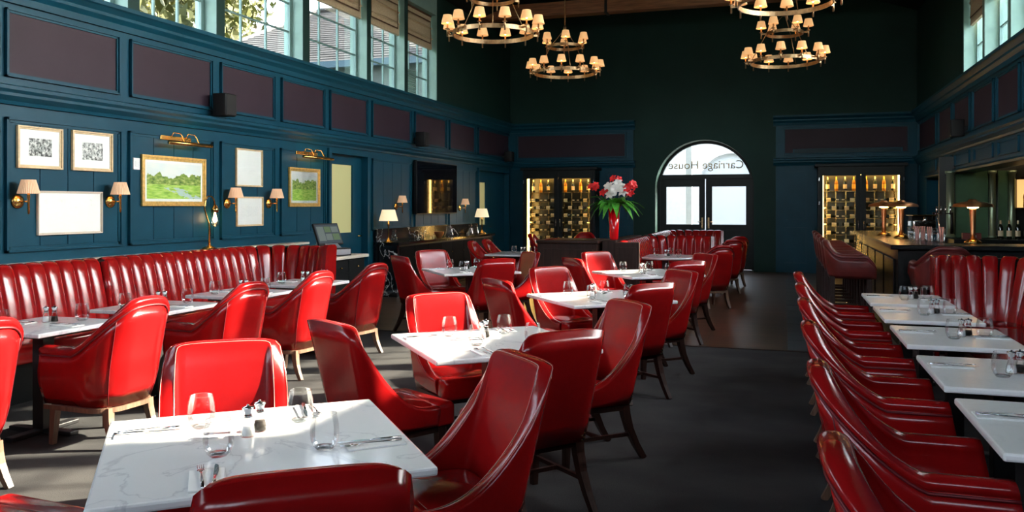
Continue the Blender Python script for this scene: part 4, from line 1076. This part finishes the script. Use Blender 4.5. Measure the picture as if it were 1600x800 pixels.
# ---- till counter
tc_ = thing('till_counter', 'black cupboard with a white top beside the banquette return', 'cabinet', (0, 0, 0))
obj('carcass', MB().box(-6.33, -5.34, 9.10, 10.0, 0, .80, .004), BLACK, tc_)
for k in range(2):
    y0 = 9.13 + k * .43; dr = obj('door', MB().box(-5.34, -5.32, y0, y0 + .41, .06, .78, .004), BLACK, tc_); obj('knob', MB().lathe([(.006, 0), (.006, .012), (.014, .018), (.012, .028), (.002, .032)], 12, (-5.32, y0 + .205, .69), 'x'), BRASS, dr)
obj('worktop', MB().box(-6.35, -5.28, 9.07, 10.03, .80, .84, .008), LEDGE, tc_)
tl_ = thing('till', 'touch-screen till on the white counter top', 'till', (-5.58, 9.48, .841), -.35)
obj('cash_drawer', MB().box(-.22, .22, -.2, .2, 0, .10, .008), CHARCOAL, tl_); obj('drawer_front', MB().box(.22, .228, -.18, .18, .015, .085, .003), GREYPLASTIC, tl_)
obj('stand', MB().prism([(-.14, .101), (.15, .101), (.10, .13), (-.02, .22), (-.08, .22)], 'y', -.1, .1), GREYPLASTIC, tl_)
def tilt(mb):
    R = Matrix.Rotation(-.45, 4, 'Y'); mb.v = [tuple((R @ Vector(q)) + Vector((.06, 0, .14))) for q in mb.v]; return mb
sc_ = obj('screen', tilt(MB().box(-.02, .012, -.2, .2, 0, .30, .006)), CHARCOAL, tl_)
obj('display', tilt(MB().box(.012, .0135, -.185, .185, .02, .28)), SCREENBLUE, sc_)
for (y0, y1, z0, z1, m) in ((-.17, -.06, .05, .25, SCREENLIT), (-.05, .05, .17, .25, SCREENGREEN), (.06, .17, .17, .25, SCREENLIT), (-.05, .05, .06, .15, SCREENLIT), (.06, .17, .06, .15, SCREENGREEN)): obj('screen_tile', tilt(MB().box(.0136, .0145, y0, y1, z0, z1)), m, sc_)
cp = thing('card_printer', 'low dark receipt printer left of the till', 'printer', (-5.72, 9.2, .841), -.3)
obj('body', MB().prism([(-.12, 0), (.12, 0), (.12, .05), (.06, .11), (-.08, .12), (-.12, .09)], 'y', -.08, .08), CHARCOAL, cp); obj('lid', MB().box(-.09, .05, -.07, .07, .115, .125, .004), GREYPLASTIC, cp)

# ---- marble sideboard
sb = thing('sideboard', 'black marble sideboard with white veins under the television', 'sideboard', (0, 0, 0))
obj('carcass', MB().box(-6.33, -5.95, 12.3, 16.9, 0, .84, .004), DARKWOOD, sb)
obj('marble_top', MB().box(-6.35, -5.90, 12.22, 16.95, .84, .885, .004), NERO, sb); obj('splashback', MB().box(-6.335, -6.30, 12.22, 16.95, .886, 1.10, .003), NERO, sb)
obj('marble_end', MB().box(-6.33, -5.93, 12.22, 12.29, 0, .839, .003), NERO, sb)
for k in range(8):
    y0 = 12.34 + k * .57; dd = obj('door', MB().box(-5.95, -5.93, y0, y0 + .55, .06, .81, .004), MATTBLACK, sb); obj('knob', MB().lathe([(.005, 0), (.012, .014), (.002, .024)], 10, (-5.93, y0 + .5, .62), 'x'), BRASS, dd)
def make_table_lamp():
    t = thing('table_lamp', '', 'lamp', group='brass table lamps on the sideboard')
    obj('base', MB().lathe([(.085, 0), (.085, .012), (.05, .03), (.025, .06), (.012, .08)], 22), BRASS, t)
    obj('stem', MB().lathe([(.011, .07), (.011, .26), (.022, .27), (.012, .285), (.024, .30), (.010, .32), (.010, .40)], 14), BRASS, t)
    obj('shade', MB().lathe([(.155, .35), (.105, .53), (.102, .53), (.152, .352)], 28, caps=False), SHADEPALE, t)
    obj('bulb', MB().lathe([(.004, .38), (.02, .41), (.016, .44), (.002, .46)], 8), BULB, t)
    return t
TL = make_table_lamp()
for u, lb in ((607, 'at the left end of the marble sideboard'), (753, 'at the far end of the marble sideboard')):
    p = onx(u, 370, -6.08); place(TL, (-6.08, p.y, .8855), 0, 'brass table lamp with an ivory shade %s' % lb)
def make_jug(nm, cat, prof, m):
    t = thing(nm, '', cat); obj('body', MB().lathe(prof, 18, caps=False), m, t); obj('lip', MB().tube([(prof[-1][0] * math.cos(k * PI / 8), prof[-1][0] * math.sin(k * PI / 8), prof[-1][1]) for k in range(16)], .003, 5, closed=True), m, t); return t
CARAFE = make_jug('carafe', 'carafe', [(.001, 0), (.05, 0), (.055, .04), (.03, .12), (.025, .16), (.035, .2)], GLASS); BOWL = make_jug('copper_bowl', 'bowl', [(.001, 0), (.04, 0), (.05, .02), (.085, .08), (.09, .11)], COPPER)
for i, (u, pr, lb) in enumerate(((616, CARAFE, 'clear glass carafe just right of the left table lamp'), (656, CARAFE, 'clear glass carafe in the middle of the sideboard'), (686, BOWL, 'copper bowl on the sideboard under the television'), (704, CARAFE, 'clear glass carafe right of the copper bowl'), (735, CARAFE, 'clear glass carafe left of the far table lamp'), (744, CARAFE, 'clear glass carafe touching the far table lamp'))):
    p = onx(u, 372, -6.05); place(pr, (-6.05, p.y, .8855), 0, lb)

# ================================================================== ROMAN BLINDS
def blind(side, y0, y1, z0, z1, label):
    x = XL - .12 if side == 'L' else XR + .12; s_ = 1 if side == 'L' else -1
    t = thing('roman_blind', label, 'blind', (x, (y0 + y1) / 2, z0), 0, 'linen roman blinds'); hw = (y1 - y0) / 2 - .03; hh = z1 - z0
    pr = [(0, 0), (s_ * .035, .01), (s_ * .03, hh * .30), (s_ * .055, hh * .33), (s_ * .03, hh * .38), (s_ * .02, hh * .62), (s_ * .05, hh * .65), (s_ * .02, hh * .7), (s_ * .015, hh), (0, hh)]
    obj('fabric', MB().prism(pr, 'y', -hw, hw), LINEN, t)
    k = .1; tr = MB(); xx = s_ * .056
    tr.box(xx, xx + s_ * .004, -hw + k, hw - k, .10, .12).box(xx, xx + s_ * .004, -hw + k, hw - k, hh - .12, hh - .10).box(xx, xx + s_ * .004, -hw + k, -hw + k + .02, .12, hh - .12).box(xx, xx + s_ * .004, hw - k - .02, hw - k, .12, hh - .12)
    obj('trim_band', tr, BLINDTRIM, t)
    obj('headrail', MB().box(-.01, .03 * s_, -hw, hw, hh, hh + .03), BLINDTRIM, t)
for (y0, y1), lb in zip(LWIN[4:], ('nearest left window in view', 'second left window', 'third left window', 'fourth left window', 'fifth left window', 'farthest left window')):
    blind('L', y0, y1, 4.48, 5.11, 'beige linen roman blind with a brown border on the %s' % lb)
blind('R', *RWIN[0], 4.28, 5.38, 'beige linen roman blind on the farthest right window')
blind('R', *RWIN[1], 4.35, 5.38, 'beige linen roman blind on the second farthest right window')
blind('R', *RWIN[2], 4.72, 5.38, 'beige linen roman blind on the third farthest right window')

# ================================================================== WINE CABINETS
bt = MB().lathe([(.001, 0), (.037, 0), (.038, .01), (.038, .18), (.03, .215), (.014, .245), (.013, .30), (.001, .30)], 12, caps=False)
def make_bottle(nm, glass, lab):
    t = thing(nm, '', 'bottle', group='wine bottles in the lit cabinets')
    obj('glass_body', bt, glass, t); obj('paper_label', MB().lathe([(.0386, .05), (.0386, .14)], 12, caps=False), lab, t); obj('foil_capsule', MB().lathe([(.0145, .245), (.0138, .3), (.001, .302)], 10, caps=False), lab, t)
    return t
WB1 = make_bottle('wine_bottle', BOTTLE, BOTLABEL); WB2 = make_bottle('wine_bottle', BOTTLEAMBER, BOTLABELY)
for o in (WB1, WB2): o.rotation_mode = 'XYZ'
def wine_cabinet(x0, x1, label, who):
    zb, zt = .12, 2.14; yb, yf = YB - .06, YB - .56
    t = thing('wine_cabinet', label, 'cabinet', (0, 0, 0), 0, 'lit wine cabinets')
    m = MB(); m.box(x0 - .08, x0, yf, yb, 0, 2.3).box(x1, x1 + .08, yf, yb, 0, 2.3).box(x0, x1, yf, yb, zt, 2.3).box(x0, x1, yf, yb, 0, zb).box(x0, x1, yb - .02, yb, zb, zt)
    obj('carcass', m, BLACK, t); obj('lit_back', MB().box(x0, x1, yb - .03, yb - .021, zb, zt), DARKPANEL, t)
    xm = (x0 + x1) / 2
    for q in (x0 + .02, x1 - .02): obj('led_strip', MB().box(q - .012, q + .012, yf + .12, yf + .135, zb, zt), LEDSTRIP, t)
    obj('led_strip', MB().box(x0 + .05, x1 - .05, yf + .1, yf + .12, zt - .02, zt - .005), LEDSTRIP, t)
    obj('crown', MB().box(x0 - .14, x1 + .14, yf - .05, yb, 2.3, 2.37, .01), BLACK, t)
    for s_, (a, b) in enumerate(((x0, xm), (xm, x1))):
        d0, d1 = (a - .06, b - .002) if s_ == 0 else (a + .002, b + .06); g0, g1 = (a + .02, b - .1) if s_ == 0 else (a + .1, b - .02)
        dm = MB(); dm.box(d0, g0, yf - .03, yf - .002, .08, 2.26).box(g1, d1, yf - .03, yf - .002, .08, 2.26).box(g0, g1, yf - .03, yf - .002, .08, .2).box(g0, g1, yf - .03, yf - .002, 2.11, 2.26)
        dr = obj('door', dm, BLACK, t); obj('pane', MB().box(g0, g1, yf - .018, yf - .014, .2, 2.11), PANE, dr)
        hx = g1 + .05 if s_ == 0 else g0 - .05; obj('handle', MB().tube([(hx, yf - .03, 1.0), (hx, yf - .06, 1.0), (hx, yf - .06, 1.16), (hx, yf - .03, 1.16)], .007, 6), CHROME, dr)
        for hz in (.4, 1.5, 2.0): obj('hinge', MB().box(d0 - .004 if s_ == 0 else d1 - .008, d0 + .008 if s_ == 0 else d1 + .004, yf - .034, yf - .03, hz, hz + .07), CHROME, dr)
        # rack
        for rx in (a + .10, a + .28, b - .28, b - .10): obj('rack_post', MB().box(rx - .012, rx + .012, yf + .16, yf + .18, zb, 1.78), BRASS, t)
        obj('shelf', MB().box(a + .02, b - .02, yf + .05, yb - .04, 1.78, 1.79), BRASS, t)
        for j in range(8):
            z = .38 + j * .175; obj('rack_rail', MB().box(a + .02, b - .02, yf + .155, yf + .165, z - .052, z - .042), BRASS, t)
            for q, bx_ in enumerate((a + .04, a + .40)):
                pr = WB1
                o = place(pr, (bx_, yf + .17, z), 0, '%s wine bottle on the %s rail behind the %s door of the %s' % (('left', 'right')[q], ('lowest', 'seventh', 'sixth', 'fifth', 'fourth', 'third', 'second', 'first')[j], ('left', 'right')[s_], who), group='wine bottles lying in the ' + who)
                o.rotation_euler = (0, PI / 2, 0) if (j + q) % 2 else (0, -PI / 2, 0)
                if (j + q) % 2 == 0: o.location.x = bx_ + .30
        for q in range(4):
            bx_ = a + .12 + q * (b - a - .24) / 3; place(WB2 if (q + s_) % 2 else WB1, (bx_, yf + .2, 1.791), 0, '%s upright bottle on the top shelf behind the %s door, %s' % (('leftmost', 'second', 'third', 'rightmost')[q], ('left', 'right')[s_], who), group='bottles standing on the top shelf of the ' + who)
wine_cabinet(-5.78, -4.21, 'black glazed wine cabinet glowing amber at the left end of the back wall', 'left wine cabinet')
wine_cabinet(.78, 2.30, 'black glazed wine cabinet glowing amber behind the bar stools', 'right wine cabinet')
vt = thing('air_vent', 'long slatted air vent on the right frieze of the back wall', 'vent', (1.3, YB - .056, 2.62))
obj('frame', MB().box(-1.1, 1.1, -.03, 0, 0, .1, .004), BLUE, vt)
for k in range(3): obj('slat', MB().box(-1.07, 1.07, -.036, -.03, .015 + k * .028, .03 + k * .028), BLACK, vt)

# ================================================================== BAR
BZ = 1.07
br = thing('bar_counter', 'dark polished bar counter turning the corner at the right', 'bar', (0, 0, 0))
obj('front', MB().box(1.16, 5.0, 9.70, 9.78, 0, BZ - .05).box(1.16, 1.24, 9.78, 14.85, 0, BZ - .05), BARBLACK, br)
obj('worktop', MB().box(1.08, 4.9, 9.62, 10.25, BZ - .05, BZ, .008).box(1.08, 1.72, 10.25, 14.9, BZ - .05, BZ - .0005, .008), BARBLACK, br)
for k in range(5): obj('front_panel', MB().box(1.14, 1.16, 9.95 + k * .98, 10.8 + k * .98, .18, .9, .006), BARBLACK, br)
for k in range(4): obj('front_panel', MB().box(1.3 + k * .95, 2.15 + k * .95, 9.685, 9.70, .18, .9, .006), BARBLACK, br)
obj('foot_rail', MB().tube([(.98, 14.8, .2), (.98, 9.55, .2)], .02, 10), BRASS, br)
bb = thing('back_bar', 'dark back bar with green lacquer panel, columns and a lit shelf behind the counter', 'back bar', (0, 0, 0))
obj('cupboard', MB().box(2.55, 4.85, 14.6, 15.2, 0, .95, .006), BLACK, bb)
obj('back_panel', MB().box(2.45, 4.9, 15.3, 15.36, 0, 2.29), DARKPANEL, bb)
obj('green_panel', MB().box(2.68, 3.16, 15.24, 15.3, .96, 2.05, .004), GREENGLASS, bb); obj('green_panel', MB().box(3.30, 3.44, 15.24, 15.3, .96, 2.05, .004), GREENGLASS, bb)
for x, r in ((2.60, .06), (3.21, .045), (3.49, .05)): obj('column', MB().lathe([(r + .02, 0), (r + .02, .04), (r, .06), (r, 1.04), (r + .02, 1.06), (r + .02, 1.1)], 18, (x, 15.2, .951)), BRONZEGREEN, bb)
obj('shelf_back', MB().box(3.58, 4.6, 15.28, 15.3, 1.45, 1.9), SHELFGLOW, bb)
obj('fill_strip', MB().box(2.7, 4.6, 14.9, 14.93, 2.24, 2.26), emis('dim_fill_strip', (1, .72, .42), 5), bb)  # glowing strip added to brighten the dark back bar
for z in (1.42, 1.90): obj('shelf', MB().box(3.56, 4.62, 15.0, 15.3, z, z + .03), DARKWOOD, bb)
for k in range(6): place(WB1 if k % 2 else WB2, (3.66 + k * .17, 15.1, 1.451), 0, '%s bottle from the left on the lit back-bar shelf' % ('first', 'second', 'third', 'fourth', 'fifth', 'sixth')[k], group='spirit bottles on the lit back-bar shelf')
for k in range(9): place(WB1, (3.25 + k * .12, 14.85, .9505), 0, '%s dark bottle from the left on the back-bar cupboard' % ('first', 'second', 'third', 'fourth', 'fifth', 'sixth', 'seventh', 'eighth', 'ninth')[k], group='dark bottles on the back-bar cupboard')
def make_bar_lamp():
    t = thing('bar_lamp', '', 'lamp', group='copper mushroom lamps on the bar')
    obj('base', MB().lathe([(.09, 0), (.09, .012), (.06, .035), (.035, .05)], 24), BRASS, t)
    obj('stem', MB().lathe([(.028, .045), (.024, .12), (.034, .36), (.036, .40)], 18), COPPER, t)
    obj('shade', MB().lathe([(.205, .40), (.19, .43), (.12, .452), (.05, .462), (.045, .475), (.03, .482), (.001, .484)], 32, caps=False).lathe([(.203, .398), (.15, .425), (.04, .44)], 32, caps=False), COPPER, t)
    obj('bulb', MB().lathe([(.05, .385), (.06, .40), (.05, .42), (.002, .425)], 12), BULB, t)
    return t
BL = make_bar_lamp()
for (u, v, lb) in ((1520, 380, 'copper mushroom lamp on the front run of the bar'), (1408, 372, 'copper mushroom lamp near the corner of the bar'), (1381, 368, 'copper mushroom lamp farthest along the side run of the bar')):
    p = onz(u, v, BZ); place(BL, (p.x, p.y, BZ + .0005), 0, lb)
HIGH = make_jug('highball_glass', 'glass', [(.001, 0), (.035, 0), (.037, .01), (.041, .15)], GLASS)
for i, (u, v) in enumerate(((1424, 375), (1433, 376), (1442, 376), (1452, 377), (1460, 377), (1471, 378))):
    p = onz(u, v, BZ); place(HIGH, (p.x, p.y, BZ + .0005), 0, '%s highball glass of the row near the bar corner' % ('first', 'second', 'third', 'fourth', 'fifth', 'last')[i])
    if i in (1, 2, 3, 5):
        s_ = thing('straw_bundle', 'pink paper straws in the %s highball glass' % ('first', 'second', 'third', 'fourth', 'fifth', 'last')[i], 'straws', (p.x, p.y, BZ + .004), i)
        for k in range(6):
            a = k * 1.05; obj('straw', MB().tube([(.012 * math.cos(a), .012 * math.sin(a), 0), (.024 * math.cos(a + .3), .024 * math.sin(a + .3), .165)], .0035, 6), STRAW, s_)
    if i == 5:
        tg = thing('bar_spoon', 'long steel bar spoon leaning out of the last highball glass', 'spoon', (p.x, p.y, BZ + .006), 0)
        obj('handle', MB().tube([(.02, 0, 0), (-.05, 0, .30)], .004, 6), CHROME, tg); obj('disc', MB().lathe([(.002, -.004), (.022, -.002), (.022, .004), (.002, .006)], 12, (-.052, 0, .31)), CHROME, tg)
p = onz(1432, 366, BZ); em = thing('espresso_machine', 'chrome and brass coffee machine on the bar near the corner', 'coffee machine', (p.x + .1, p.y + .25, BZ + .0005), .2)
obj('body', MB().box(-.16, .16, -.13, .13, .03, .20, .02), CHROME, em); obj('top_tray', MB().box(-.17, .17, -.14, .14, .26, .28, .006), BRASS, em); obj('group_head', MB().lathe([(.03, .17), (.035, .2), (.03, .25)], 14, (0, -.15, 0)), CHROME, em)
obj('column', MB().box(-.14, .14, -.02, .12, .2, .26), CHARCOAL, em); obj('drip_tray', MB().box(-.16, .16, -.22, .12, 0, .03, .006), CHROME, em)
for k in range(2): obj('portafilter', MB().tube([(-.07 + .14 * k, -.15, .17), (-.07 + .14 * k, -.30, .16)], .012, 8), CHARCOAL, em)
tp = thing('beer_tap', 'dark tower of tap handles behind the highball glasses', 'beer tap', (em.location.x + .3, em.location.y + .1, BZ + .0005), 0)
obj('tower', MB().tube([(-.12, 0, 0), (-.12, 0, .3), (.12, 0, .3), (.12, 0, 0)], .025, 10), BLACKMETAL, tp)
for k in range(4): obj('tap_handle', MB().tube([(-.09 + .06 * k, -.03, .28), (-.09 + .06 * k, -.05, .40)], [.008, .014], 8), CHROME, tp)
rbx = thing('menu_box', 'small dark red box on the back-bar cupboard left of the front lamp', 'box', (2.82, 14.75, .9505), 0)
obj('body', MB().box(-.13, .13, -.06, .06, 0, .10, .005), REDBOX, rbx); obj('white_tag', MB().box(.02, .06, -.062, -.06, .03, .07), WHITE, rbx)
# stools
for i, y in enumerate((10.35, 11.25, 12.15, 13.05, 13.95)):
    place(STOOL, (.72, y, 0), face(1, 0), 'oxblood leather bar stool facing the side of the bar, %s from the camera' % ('first', 'second', 'third', 'fourth', 'fifth')[i])
place(STOOL, (1.52, 9.22, 0), face(0, 1), 'oxblood leather bar stool with a hump back between the booth and the bar front')

# ================================================================== VASE OF FLOWERS
vz = .9855
vs = thing('flower_vase', 'tall tapered red vase of red and white lilies on the booth shelf', 'vase', (-2.355, 12.05, vz), 0)
obj('vase', MB().lathe([(.001, 0), (.058, 0), (.062, .01), (.086, .48), (.08, .48), (.056, .05), (.001, .04)], 28, caps=False), REDGLAZE, vs)
rnd = random.Random(3)
def petalflower(c, nrm, r, m, nm, par):
    mb = MB(); n_ = Vector(nrm).normalized(); e1 = n_.orthogonal().normalized(); e2 = n_.cross(e1)
    for k in range(6):
        a = k * PI / 3; dr = e1 * math.cos(a) + e2 * math.sin(a); sd = n_.cross(dr); c0 = Vector(c)
        P = []
        for t_, wd, up in ((0, .12, 0), (.35, .30, .22), (.7, .26, .25), (1, .03, .05)):
            q = c0 + dr * r * t_ + n_ * r * up; P.append([(q - sd * r * wd)[:], (q + n_ * r * -.06)[:], (q + sd * r * wd)[:]])
        mb.grid(P)
    return obj(nm, mb, m, par)
for k in range(8):
    a = rnd.uniform(0, 6.28); rr = rnd.uniform(.0, .13); c = (rr * math.cos(a) + .03, -abs(rr * math.sin(a)) - .05, .64 + rnd.uniform(0, .2)); petalflower(c, (c[0], c[1] - .5, .35), .085, PETALWHITE, 'white_lily', vs)
for (x, z) in ((-.31, .74), (-.28, .80), (-.16, .70), (.20, .66), (.24, .76), (.31, .78), (.19, .72), (.02, .88)):
    for j in range(2): petalflower((x + rnd.uniform(-.04, .04), rnd.uniform(-.1, .1), z + rnd.uniform(-.05, .05)), (x + rnd.uniform(-.4, .4), -.8, .4), .065, PETALRED, 'red_bloom', vs)
for (x, z) in ((-.26, .66), (-.14, .62), (.2, .66), (0, .8), (.08, .66)): obj('stem', MB().tube([(x * .1, 0, .38), (x * .5, 0, z * .75), (x, 0, z)], .006, 6), STEM, vs)
for k in range(40):
    a = k * 2.39; ln = rnd.uniform(.24, .46); mb = MB(); P = []; dx, dy = math.cos(a), math.sin(a) * .8; dz = rnd.uniform(-.25, .1)
    for j in range(6):
        t_ = j / 5; q = Vector((dx * ln * t_, dy * ln * t_, .46 + .13 * math.sin(PI * t_ * .8) + dz * t_ * t_)); sd = Vector((-dy, dx, 0)).normalized() * .06 * math.sin(PI * (t_ * .9 + .08)); P.append([(q - sd)[:], (q + Vector((0, 0, -.012)))[:], (q + sd)[:]])
    obj('fern_leaf', mb.grid(P), LEAF, vs)

# drop prototypes that were never placed
for o in (T4, T2, TS, TR, SIDE, ARMW, STOOL, TUMB, SALTM, PEPM, NAPK, FORK, KNIFE, CARAFE, BOWL, HIGH, WB1, WB2, BL, TL, SC, CH):
    if o.name not in USED:
        for c in list(o.children_recursive): bpy.data.objects.remove(c)
        bpy.data.objects.remove(o)
